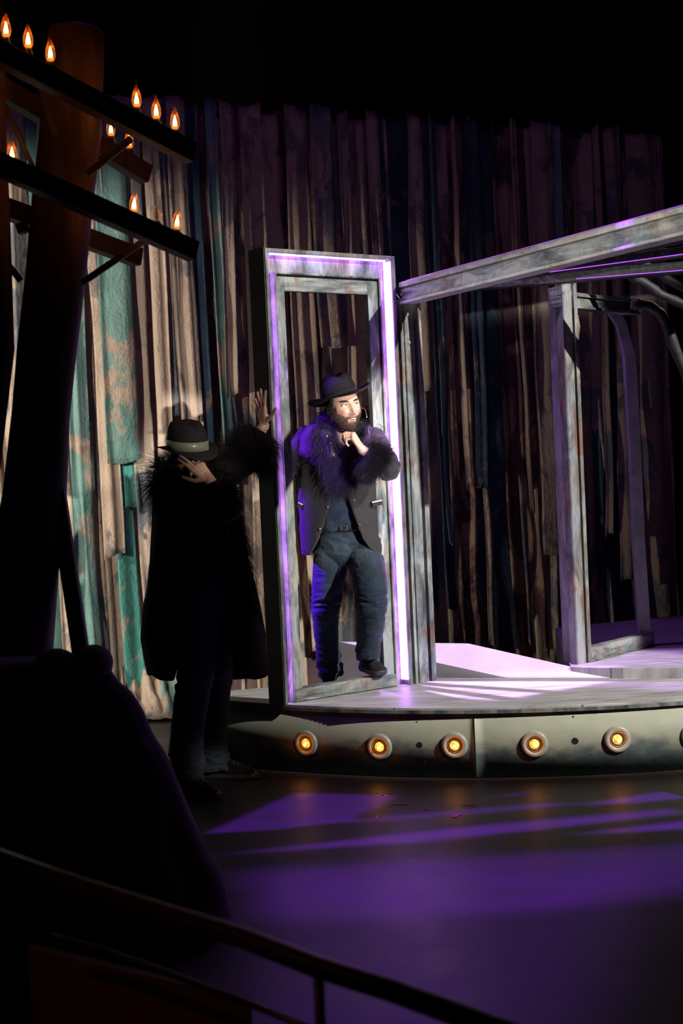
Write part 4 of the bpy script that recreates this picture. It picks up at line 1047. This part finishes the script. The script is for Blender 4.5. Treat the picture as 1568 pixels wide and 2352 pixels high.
def denim(name, c0, c1):
    t = NT(name); n1 = t.noise(t.coord((1, 1, .6)), 7, 5, .6); n2 = t.noise(t.coord((500, 500, 120)), 1, 2)
    c = t.ramp(n1, [(.35, c0), (.65, c1)]); c = t.mix(.35, c, t.ramp(n2, [(.3, (.6, .6, .6)), (.7, (1, 1, 1))]), 'MULTIPLY'); t.set(c, .8, 0, .3, .1); t.bump(t.noise(t.coord((1, 1, 1)), 60, 4), .25, .004); return t.m
M_SKIN = skin_mat('skin'); M_EYE = plain('eye_white', (.75, .72, .68), .2, nscale=200, namp=.03, bump=0); M_IRIS = plain('eye_iris', (.03, .02, .015), .15, bump=0)
M_JEAN = denim('blue_denim', (.011, .022, .040), (.030, .053, .078)); M_JEAN2 = denim('dark_denim', (.020, .035, .055), (.045, .07, .10))
def pinstripe():
    t = NT('ribbed_jacket_cloth'); w = t.n('TexWave'); t.l(t.coord((1, 1, .0)), w.inputs['Vector']); w.inputs['Scale'].default_value = 38; w.wave_type = 'BANDS'; w.bands_direction = 'X'
    t.set(t.ramp(w.outputs['Fac'], [(.55, (.011, .010, .012)), (.95, (.021, .019, .023))]), .75, 0, .3, .2); t.bump(w.outputs['Fac'], .3, .0015); return t.m
M_JKT = pinstripe(); M_TEE = plain('navy_tee', (.010, .019, .042), .85, nscale=18, namp=.2, bump=.3, bd=.006)
M_FELT = plain('black_felt', (.020, .018, .022), .9, spec=.2, nscale=120, namp=.3, bump=.3, bd=.001)
M_FUR = plain('black_fur', (.022, .018, .028), .45, spec=.5, nscale=40); M_HAIR = plain('dark_brown_hair', (.035, .022, .015), .45, nscale=60); M_BEARD = plain('brown_beard', (.12, .07, .05), .5, nscale=60, namp=.5)
M_LEATH = plain('black_leather', (.015, .014, .014), .3, nscale=50, bump=.2); M_SUEDE = plain('black_suede', (.018, .016, .017), .9, spec=.2); M_SOLE = plain('black_rubber', (.04, .035, .045), .5)
M_BRASS = plain('brass', (.8, .6, .35), .25, 1.0); M_RED = plain('red_brass_button', (.55, .16, .12), .25, .8); M_WHITE = plain('white_trim', (.35, .35, .38), .5, bump=0); M_LACE = plain('dark_lace', (.06, .055, .06), .7)
M_TEETH = plain('teeth', (.75, .70, .62), .3, bump=0); M_MIC = plain('beige_mic', (.75, .48, .34), .5, bump=0)

# ------------------------------------------------------------------ stepping man in the door frame
def A(px, py, Y): return ony(px, py, Y)
man = empty('person', (A(800, 1560, 8.9).x, 8.9, .36), 'bearded man with fist at his chin, black hat and fur-trimmed jacket, stepping through the frame', 'person')
HM = headM(789, 938, 8.72, math.radians(25), math.radians(7), math.radians(2), 1.08)
mb = MB(); add_head(mb, HM)
neckb = A(790, 1000, 8.82)
mb.tube([A(797, 945, 8.77), A(795, 965, 8.78), A(792, 985, 8.80), A(790, 1010, 8.84)], [.058, .060, .066, .09], 20)
mb.tube([A(790, 990, 8.83), A(788, 1030, 8.86), A(786, 1100, 8.88), A(788, 1180, 8.88), A(798, 1235, 8.88), A(800, 1275, 8.88)], [(.10, .07), (.17, .10), (.165, .11), (.155, .12), (.16, .12), (.12, .09)], 24)
shL, elL, wrL = A(858, 1006, 8.76), A(893, 1077, 8.53), A(830, 1032, 8.47)
mb.cap(shL, elL, .050, .042); mb.cap(elL, wrL, .040, .027)
shR, elR, wrR = A(708, 1000, 8.90), A(652, 1090, 8.86), A(648, 1040, 8.72)
mb.cap(shR, elR, .050, .042); mb.cap(elR, wrR, .040, .027)
hipR, knR, anR = A(763, 1250, 8.90), A(752, 1400, 8.86), A(757, 1535, 9.02)
hipL, knL, anL = A(832, 1250, 8.84), A(852, 1372, 8.60), A(846, 1500, 8.70)
for h_, k_, a_ in ((hipR, knR, anR), (hipL, knL, anL)): mb.cap(h_, k_, .075, .055); mb.cap(k_, a_, .052, .034)
tipsL = add_hand(mb, wrL, (-.50, -.12, .86), (-.80, .30, -.50), True, ((.9, 1.35, .8), (1.0, 1.4, .8), (1.1, 1.4, .8), (1.15, 1.3, .8)), ((.55, .45, .7), (.75, .8, .1), (.8, .6, -.2)), .03, 1.02)
tipsR = add_hand(mb, wrR, (-.5, -.10, .8), (-.3, -.95, 0), False, ((.3, .7, .5),)*4, ((.5, .3, .8), (.8, .3, .3), (.8, .3, .2)), .05)
me = remesh(mb, .0026, 2, .5); paint_face(me, HM); body = link('body', me, M_SKIN, man)
eyes(man, HM, M_EYE, M_IRIS)
# teeth
e = MB(); pts = [HM@Vector((x, -.089+abs(x)*abs(x)*14, -.0590)) for x in np.linspace(-.015, .015, 7)]; e.tube(pts, .0032, 8); e.build('teeth', M_TEETH, man, True)
# beard and hair strands from the same head surface
def sample_head(M, n, test, seed):
    rg = np.random.default_rng(seed); d = rg.normal(size=(n, 3)); d /= np.linalg.norm(d, axis=1)[:, None]; P_ = head_pts(d); k = test(P_, rg)
    P_, d = P_[k], d[k]; R = np.array(M.to_3x3()); return P_@R.T+np.array(M.translation), d@R.T/np.linalg.norm(R[:, 0])
def beard_test(P_, rg):
    X, Y, Z = P_.T; k = ((Z < -.048+.024*np.clip((np.abs(X)-.035)/.03, 0, 1)) & (Y < .02) | ((np.abs(X) > .067) & (Z < .01) & (Y < .0) & (Z > -.06))) & (Z > -.122)
    k &= ~((np.abs(X) < .024) & (Z > -.079) & (Y < -.03)); mo = (np.abs(X) < .030) & (Z > -.0525) & (Z < -.0445) & (Y < -.03)
    return (k & (rg.random(len(X)) < .95)) | mo
ro, di = sample_head(HM, 26000, beard_test, 3)
strands('beard', ro, di*np.array([.5, .5, .5])+np.array([.05, 0, -.75]), np.random.default_rng(1).uniform(.004, .010, len(ro)), .0007, M_BEARD, man, .4, 3, .25, 5)
def hair_test(P_, rg):
    X, Y, Z = P_.T; return (Z > -.05) & (Z < .085) & (Y > -.01) & ~((np.abs(X) > .06) & (Y < .03) & (Z < .03) & (Y > -.005)) | ((np.abs(X) > .066) & (Z > .005) & (Z < .06) & (Y > -.04))
ro, di = sample_head(HM, 14000, hair_test, 4)
strands('hair', ro, di*.5+np.array([0, .1, -.6]), np.random.default_rng(2).uniform(.012, .024, len(ro)), .0009, M_HAIR, man, .4, 3, .2, 6)
def brows(person, M, mat_, seed):
    rg = random.Random(seed); ro = []; di = []; R = M.to_3x3()
    for sx in (-1, 1):
        for _ in range(260):
            u = rg.random(); x = .014+.036*u; z = .030+.006*math.sin(u*2.4)+rg.gauss(0, .0014); y = head_pts([[0, 0, 0]])[0, 1]*0
            d = np.array([[sx*x/.078, -math.sqrt(max(.05, 1-(x/.078)**2-(z/.12)**2)), z/.12]]); p = head_pts(d)[0]
            ro.append(tuple(M@Vector((p[0], p[1]-.0005, p[2])))); di.append(tuple(R@Vector((sx*1.0, -.35, .25+rg.gauss(0, .15)))))
    strands('eyebrows', ro, di, [rg.uniform(.005, .009) for _ in ro], .0007, mat_, person, .1, 3, .1, seed)
    mb_ = MB()
    for sx in (-1, 1):
        pts = [M@Vector((sx*(.031+.0165*math.cos(a)), -.0915+.006*abs(math.cos(a)), .0138+.0054*math.sin(a))) for a in np.linspace(.1, math.pi-.1, 7)]; mb_.tube(pts, .0011, 6)
    mb_.build('eyelashes', mat_, person, True)
brows(man, HM, M_HAIR, 8)
HT = headM(781, 911, 8.73, math.radians(20), math.radians(15.5), math.radians(-1))
fedora(man, HT, .180, .205, .128, M_FELT, M_FELT, curl=.022, band_h=.03, dip=.006, cw=.099, cd=.114)
mc = MB(); pts = [HM@Vector(p) for p in ((.072, .0, -.005), (.085, -.03, -.008), (.090, -.06, -.02), (.083, -.085, -.045), (.078, -.092, -.062))]; mc.tube(pts, .0012, 6); mc.ball(pts[-1], .0042); mc.build('headset_microphone', M_MIC, man, True)
# jeans
mb = MB()
def leg(mb, pts, rads): mb.tube(pts, rads, 24, ref=(0, -1, .05))
hipc = A(798, 1222, 8.87)
mb.tube([A(795, 1208, 8.87), A(796, 1222, 8.87), A(798, 1245, 8.87), A(800, 1275, 8.87), A(802, 1300, 8.86)], [(.150, .122), (.158, .126), (.172, .130), (.165, .120), (.10, .09)], 28)
leg(mb, [A(764, 1240, 8.89), A(760, 1290, 8.88), A(752, 1350, 8.86), A(747, 1405, 8.85), A(749, 1460, 8.90), A(754, 1505, 8.96), A(757, 1522, 8.98), A(757, 1534, 9.0), A(758, 1546, 9.02)], [.098, .100, .089, .076, .070, .066, .072, .062, .068])
leg(mb, [A(835, 1240, 8.86), A(840, 1285, 8.80), A(848, 1330, 8.68), A(852, 1362, 8.62), A(852, 1400, 8.62), A(850, 1440, 8.66), A(846, 1478, 8.70), A(844, 1494, 8.71), A(845, 1504, 8.72), A(846, 1512, 8.72)], [.092, .102, .096, .090, .083, .078, .066, .070, .062, .064])
me = remesh(mb, .0045, 3)
zc = A(757, 1545, 9).z; 
def mk(P_): return .25+np.exp(-((P_[:, 2]-zc)/.11)**2)*1.6+.7*np.exp(-((P_[:, 2]-A(800, 1385, 8.8).z)/.07)**2)+.5*np.exp(-((P_[:, 2]-A(800, 1260, 8.8).z)/.06)**2)
wrinkle(me, .0085, 13, 4, (.8, .8, 2.3), mk); link('jeans', me, M_JEAN, man)
bl = MB(); c_ = A(795, 1212, 8.87)
bl.tube([c_+Vector((0, 0, -.02)), c_+Vector((0, 0, .02))], [(.158, .130), (.158, .130)], 48); belt = bl.build('belt', M_LEATH, man, True)
bk = MB(); f0 = A(789, 1212, 8.735)
for dx in (-.018, .018): bk.beam(f0+Vector((dx, 0, -.011)), f0+Vector((dx, 0, .011)), .005, .006, (0, 1, 0))
for dz in (-.011, .011): bk.beam(f0+Vector((-.018, 0, dz)), f0+Vector((.018, 0, dz)), .006, .005)
bk.build('buckle', plain('silver_buckle', (.75, .72, .65), .2, 1.0), belt, bevel=.001)
# t-shirt
mb = MB(); mb.tube([A(792, 985, 8.83), A(790, 1010, 8.86), A(786, 1060, 8.88), A(784, 1120, 8.87), A(786, 1170, 8.865), A(794, 1212, 8.87)], [(.09, .07), (.165, .10), (.180, .125), (.178, .142), (.178, .150), (.160, .128)], 30)
me = remesh(mb, .005, 2); wrinkle(me, .007, 9, 8, (1, 1, 1.3)); link('t_shirt', me, M_TEE, man)
# jacket
rows = [(968, 738, 838, 8.84, .075, 770, 812), (978, 706, 868, 8.84, .095, 766, 806), (1000, 692, 882, 8.84, .12, 762, 800), (1040, 686, 880, 8.845, .14, 764, 796), (1100, 684, 878, 8.85, .160, 764, 792), (1130, 684, 878, 8.85, .170, 766, 792),
        (1165, 686, 879, 8.85, .178, 757, 803), (1200, 688, 881, 8.85, .180, 748, 815), (1235, 689, 884, 8.85, .182, 734, 828), (1256, 690, 886, 8.85, .182, 722, 844), (1272, 691, 887, 8.85, .182, 712, 866)]
mb = garment_rows(dense_rows(rows), thick=.012)
mb.tube([A(846, 992, 8.82), shL, shL.lerp(elL, .5), elL], [.050, .066, .064, .060], 24); mb.ball(elL, .060)
mb.tube([elL, elL.lerp(wrL, .35), elL.lerp(wrL, .74)], [.059, .056, .050], 24)
mb.tube([A(722, 994, 8.88), shR, shR.lerp(elR, .5), elR], [.050, .068, .066, .060], 24); mb.ball(elR, .060)
mb.tube([elR, elR.lerp(wrR, .4), elR.lerp(wrR, .8)], [.059, .056, .050], 24)
me = remesh(mb, .0045, 3); wrinkle(me, .007, 11, 12, (1, 1, 1.1), lambda P_: .5+1.6*np.exp(-((P_-np.array(elL))**2).sum(1)/.012))
jacket = link('jacket', me, M_JKT, man)
def button(px, py, Y, r=.0065, m_=None):
    b = MB(); p = A(px, py, Y); b.lathe([(.0001, .004), (r*.6, .0038), (r, .002), (r, -.003)], Matrix.Translation(p)@Vector((0, -1, 0)).to_track_quat('Z', 'Y').to_matrix().to_4x4(), 14); b.build('button', m_ or M_RED, jacket, True)
for px, py, Y in ((813, 1149, 8.674), (825, 1205, 8.672), (734, 1215, 8.684), (752, 1165, 8.672)): button(px, py, Y)
button(750, 1002, 8.60, .008); button(759, 1019, 8.60, .004)
for p0, p1, Y in (((854, 1154), (877, 1149), 8.70), ((684, 1154), (700, 1162), 8.76)):
    b = MB(); b.beam(A(p0[0], p0[1]+4, Y), A(p1[0], p1[1]+4, Y+.012), .010, .030); fl_ = b.build('pocket_flap', M_JKT, jacket, bevel=.002)
    b = MB(); b.beam(A(*p0, Y-.012), A(*p1, Y), .005, .008); b.build('pocket_trim', M_WHITE, fl_, bevel=.001)
# fur collar and cuffs
cl = [A(822, 955, 8.92), A(765, 955, 8.92), A(744, 972, 8.84), A(746, 1005, 8.72), A(758, 1045, 8.67), A(768, 1090, 8.665), A(778, 1118, 8.67)]
cr_ = [A(770, 950, 8.93), A(832, 958, 8.90), A(848, 975, 8.82), A(845, 1010, 8.71), A(822, 1050, 8.67), A(800, 1090, 8.665), A(788, 1118, 8.67)]
fur('fur_collar', cl, [.035, .045, .050, .050, .048, .042, .03], 6000, .095, M_FUR, man, 21, .35, 1.1, .75, .0010, .35)
fur('fur_collar', cr_, [.035, .042, .042, .042, .044, .040, .03], 4600, .085, M_FUR, man, 22, .35, 1.1, .75, .0010, .35)
cc = [elL.lerp(wrL, .30), elL.lerp(wrL, .55), elL.lerp(wrL, .86)]
fur('fur_cuff', cc, [.060, .062, .048], 4200, .095, M_FUR, man, 23, .1, .9, .9, .0010, .3)
cc = [elR.lerp(wrR, .45), elR.lerp(wrR, .75), elR.lerp(wrR, .95)]
fur('fur_cuff', cc, [.055, .055, .045], 900, .07, M_FUR, man, 24, .1, .9, .9, .0014, .2)
# shoes
shoe(man, A(832, 1535, 8.80), A(880, 1551, 8.66), (0.05, -.25, 1), .105, .085, M_SUEDE, M_SOLE, M_LACE)
h_ = A(753, 1570, 9.20); t_ = A(760, 1588, 8.98); h_.z = .292; t_.z = .292
shoe(man, h_, t_+Vector((0, -.03, 0)), (0, 0, 1), .105, .09, M_SUEDE, M_SOLE, M_LACE)

# ------------------------------------------------------------------ man in the long coat, left
M_COAT = plain('black_coat_cloth', (.010, .009, .010), .9, spec=.15, nscale=60); M_FUR2 = plain('black_coat_fur', (.012, .010, .011), .6, spec=.35, nscale=40)
M_BAND = NT('satin_band'); M_BAND.set((.20, .23, .17), .28, 0, .6, .3); M_BAND.bump(M_BAND.noise(M_BAND.coord((1, 1, 6)), 18, 3), .25, .003); M_BAND = M_BAND.m
M_NAIL = plain('red_lit_nail', (.65, .12, .10), .25)  # red light on the fingertips put into the nail colour
man2 = empty('person', (A(480, 1800, 8.0).x, 8.0, 0), 'person in long black fur-trimmed coat and hat covering his face, one hand on the frame', 'person')
HM2 = headM(434, 1051, 8.04, math.radians(48), math.radians(-12), math.radians(12), .97)
mb = MB(); add_head(mb, HM2)
mb.tube([A(436, 1060, 8.03), A(432, 1085, 8.05), A(430, 1105, 8.06), A(432, 1125, 8.08)], [.058, .062, .075, .11], 20)
mb.tube([A(432, 1105, 8.06), A(440, 1150, 8.08), A(455, 1230, 8.07), A(472, 1310, 8.05), A(482, 1370, 8.04)], [(.10, .08), (.15, .10), (.14, .10), (.13, .10), (.11, .09)], 24)
sR2, eR2, wR2 = A(392, 1128, 7.94), A(520, 1165, 7.78), A(480, 1100, 7.80)
mb.cap(sR2, eR2, .050, .044); mb.cap(eR2, wR2, .042, .028)
sL2, eL2, wL2 = A(492, 1098, 8.16), A(556, 1060, 8.19), A(606, 978, 8.21)
mb.cap(sL2, eL2, .050, .044); mb.cap(eL2, wL2, .042, .028)
nh, nk, na = A(472, 1340, 8.02), A(450, 1560, 7.86), A(432, 1768, 7.82)
fh, fk, fa = A(505, 1330, 8.10), A(497, 1550, 8.14), A(490, 1748, 8.16)
for h_, k_, a_ in ((nh, nk, na), (fh, fk, fa)): mb.cap(h_, k_, .075, .055); mb.cap(k_, a_, .05, .034)
t1 = add_hand(mb, wR2, (-.62, -.10, .70), (-.25, .93, -.25), False, ((.10, .12, .10), (.18, .30, .2), (.8, 1.1, .7), (.9, 1.1, .7)), ((.55, .25, .85), (.85, .25, .45), (.9, .3, .3)), .08, 1.0)
t2 = add_hand(mb, wL2, (-.10, .0, 1), (.80, .60, 0), True, ((.02, .05, .05), (-.02, .03, .03), (.0, .05, .05), (.0, .10, .08)), ((.45, .1, .95), (.55, .1, .85), (.7, .15, .65)), .26, 1.0)
me = remesh(mb, .0028, 2); paint_face(me, HM2); body2 = link('body', me, M_SKIN, man2); eyes(man2, HM2, M_EYE, M_IRIS)
nl = MB()
for (p, d), k in zip(t2[:4], range(4)):
    S_ = Vector((-.8, -.6, 0)); nl.ball(Vector(p)-d*.004+S_*.0045, .0048, .0035, .007)
nl.build('fingernails', M_NAIL, body2, True)
ro, di = sample_head(HM2, 9000, hair_test, 14); strands('hair', ro, di*.5+np.array([0, .1, -.6]), np.random.default_rng(2).uniform(.012, .03, len(ro)), .0010, M_HAIR, man2, .4, 3, .2, 16)
HT2 = headM(430, 1030, 8.01, math.radians(40), math.radians(5.5), math.radians(14))
fedora(man2, HT2, .150, .175, .140, M_FELT, M_BAND, curl=.016, band_h=.048, dip=.026, cw=.101, cd=.116, bandlabel='wide shiny grey-green satin hat band')
mb = MB()
mb.tube([A(478, 1295, 8.05), A(482, 1330, 8.04), A(486, 1380, 8.03), A(486, 1420, 8.02)], [(.150, .12), (.160, .13), (.155, .125), (.09, .08)], 28)
leg(mb, [A(463, 1350, 7.96), A(458, 1430, 7.93), A(452, 1500, 7.90), A(447, 1560, 7.86), A(438, 1620, 7.84), A(430, 1680, 7.83), A(427, 1730, 7.82), A(428, 1755, 7.82), A(428, 1775, 7.82), A(428, 1792, 7.81)], [.105, .105, .098, .088, .086, .083, .082, .086, .078, .082])
leg(mb, [A(505, 1350, 8.08), A(503, 1430, 8.1), A(500, 1500, 8.12), A(496, 1560, 8.14), A(491, 1620, 8.15), A(489, 1680, 8.16), A(488, 1720, 8.16), A(489, 1740, 8.16), A(490, 1757, 8.16), A(491, 1768, 8.16)], [.095, .090, .084, .082, .076, .074, .075, .078, .070, .074])
me = remesh(mb, .005, 3); zc2 = A(430, 1770, 7.8).z
wrinkle(me, .009, 11, 31, (.8, .8, 2.3), lambda P_: .3+1.3*np.exp(-((P_[:, 2]-zc2)/.12)**2)+.8*np.exp(-((P_[:, 2]-A(450, 1560, 7.9).z)/.09)**2)); link('jeans', me, M_JEAN2, man2)
bl = MB(); bl.tube([A(479, 1322, 8.05), A(480, 1334, 8.05)], [(.160, .13), (.160, .13)], 40); b2 = bl.build('belt', M_LEATH, man2, True)
bk = MB(); f0 = A(513, 1326, 7.935)
for dx in (-.02, .02): bk.beam(f0+Vector((dx, 0, -.016)), f0+Vector((dx, 0, .016)), .004, .005, (0, 1, 0))
for dz in (-.016, .016): bk.beam(f0+Vector((-.02, 0, dz)), f0+Vector((.02, 0, dz)), .004, .004)
bk.build('buckle', M_BRASS, b2)
mb = MB(); mb.tube([A(432, 1100, 8.06), A(440, 1150, 8.07), A(455, 1230, 8.06), A(470, 1290, 8.05), A(478, 1325, 8.05)], [(.10, .08), (.18, .12), (.175, .135), (.165, .135), (.155, .125)], 30)
link('t_shirt', remesh(mb, .006, 2), M_TEE, man2)
rows = [(1085, 398, 466, 8.06, .07, 428, 440), (1100, 370, 500, 8.06, .12, 440, 452), (1125, 356, 524, 8.07, .15, 452, 466), (1180, 352, 543, 8.07, .17, 470, 490), (1250, 350, 556, 8.07, .18, 478, 508), (1290, 347, 566, 8.07, .19, 476, 520),
        (1330, 338, 580, 8.07, .21, 470, 528), (1400, 329, 596, 8.07, .23, 455, 538), (1460, 327, 607, 8.07, .25, 440, 540), (1510, 332, 612, 8.08, .26, 424, 537), (1548, 340, 616, 8.09, .27, 412, 536)]
mb = garment_rows(dense_rows(rows), thick=.014)
mb.tube([A(395, 1112, 8.02), sR2, sR2.lerp(eR2, .5), eR2], [.06, .090, .086, .078], 24); mb.ball(eR2, .078)
mb.tube([eR2, eR2.lerp(wR2, .4), eR2.lerp(wR2, .8)], [.076, .070, .060], 24)
mb.tube([A(478, 1105, 8.10), sL2, sL2.lerp(eL2, .5), eL2], [.07, .088, .082, .074], 24); mb.ball(eL2, .075)
mb.tube([eL2, eL2.lerp(wL2, .3), eL2.lerp(wL2, .7)], [.074, .068, .058], 24)
me = remesh(mb, .0055, 3); wrinkle(me, .009, 6, 41, (1, 1, .6)); coat = link('long_coat', me, M_COAT, man2)
fur('fur_cuff', [eL2.lerp(wL2, .05), eL2.lerp(wL2, .4), eL2.lerp(wL2, .85)], [.080, .078, .058], 6000, .12, M_FUR2, man2, 51, .25, .8, .9, .0010, .35)
fur('fur_cuff', [eR2.lerp(wR2, .2), eR2.lerp(wR2, .7)], [.075, .062], 1500, .07, M_FUR2, man2, 52, .2, .9, .9, .0015, .3)
fur('fur_collar', [A(500, 1085, 8.12), A(440, 1080, 8.16), A(392, 1082, 8.10), A(378, 1105, 7.98), A(396, 1150, 7.90), A(425, 1200, 7.88), A(452, 1260, 7.87)], [.04, .06, .062, .062, .055, .05, .03], 6000, .13, M_FUR2, man2, 53, -.1, .7, .9, .0011, .2)
fur('fur_collar', [A(450, 1080, 8.14), A(500, 1090, 8.10), A(512, 1130, 8.00), A(508, 1200, 7.93), A(516, 1270, 7.92)], [.04, .05, .055, .045, .03], 1800, .10, M_FUR2, man2, 54, .2, .9, .8, .0015, .3)
fur('fur_edging', [A(546, 1180, 8.0), A(553, 1240, 7.99), A(562, 1300, 7.98), A(570, 1350, 7.97), A(576, 1400, 7.97)], [.018, .022, .024, .022, .015], 1300, .085, M_FUR2, man2, 55, .5, 1.0, .7, .0014, .3)
hN = A(415, 1826, 7.84); tN = A(505, 1838, 7.66); hN.z = tN.z = .003
shoe(man2, (hN.x, 7.86, .003), (tN.x-.01, 7.66, .003), (0, 0, 1), .11, .10, M_LEATH, M_SOLE, M_LACE)
hF = onz(462, 1795, 0); shoe(man2, (A(462, 1790, 8.2).x, 8.24, .003), (A(598, 1780, 8.16).x, 8.14, .003), (0, 0, 1), .11, .10, M_LEATH, M_SOLE, M_LACE)
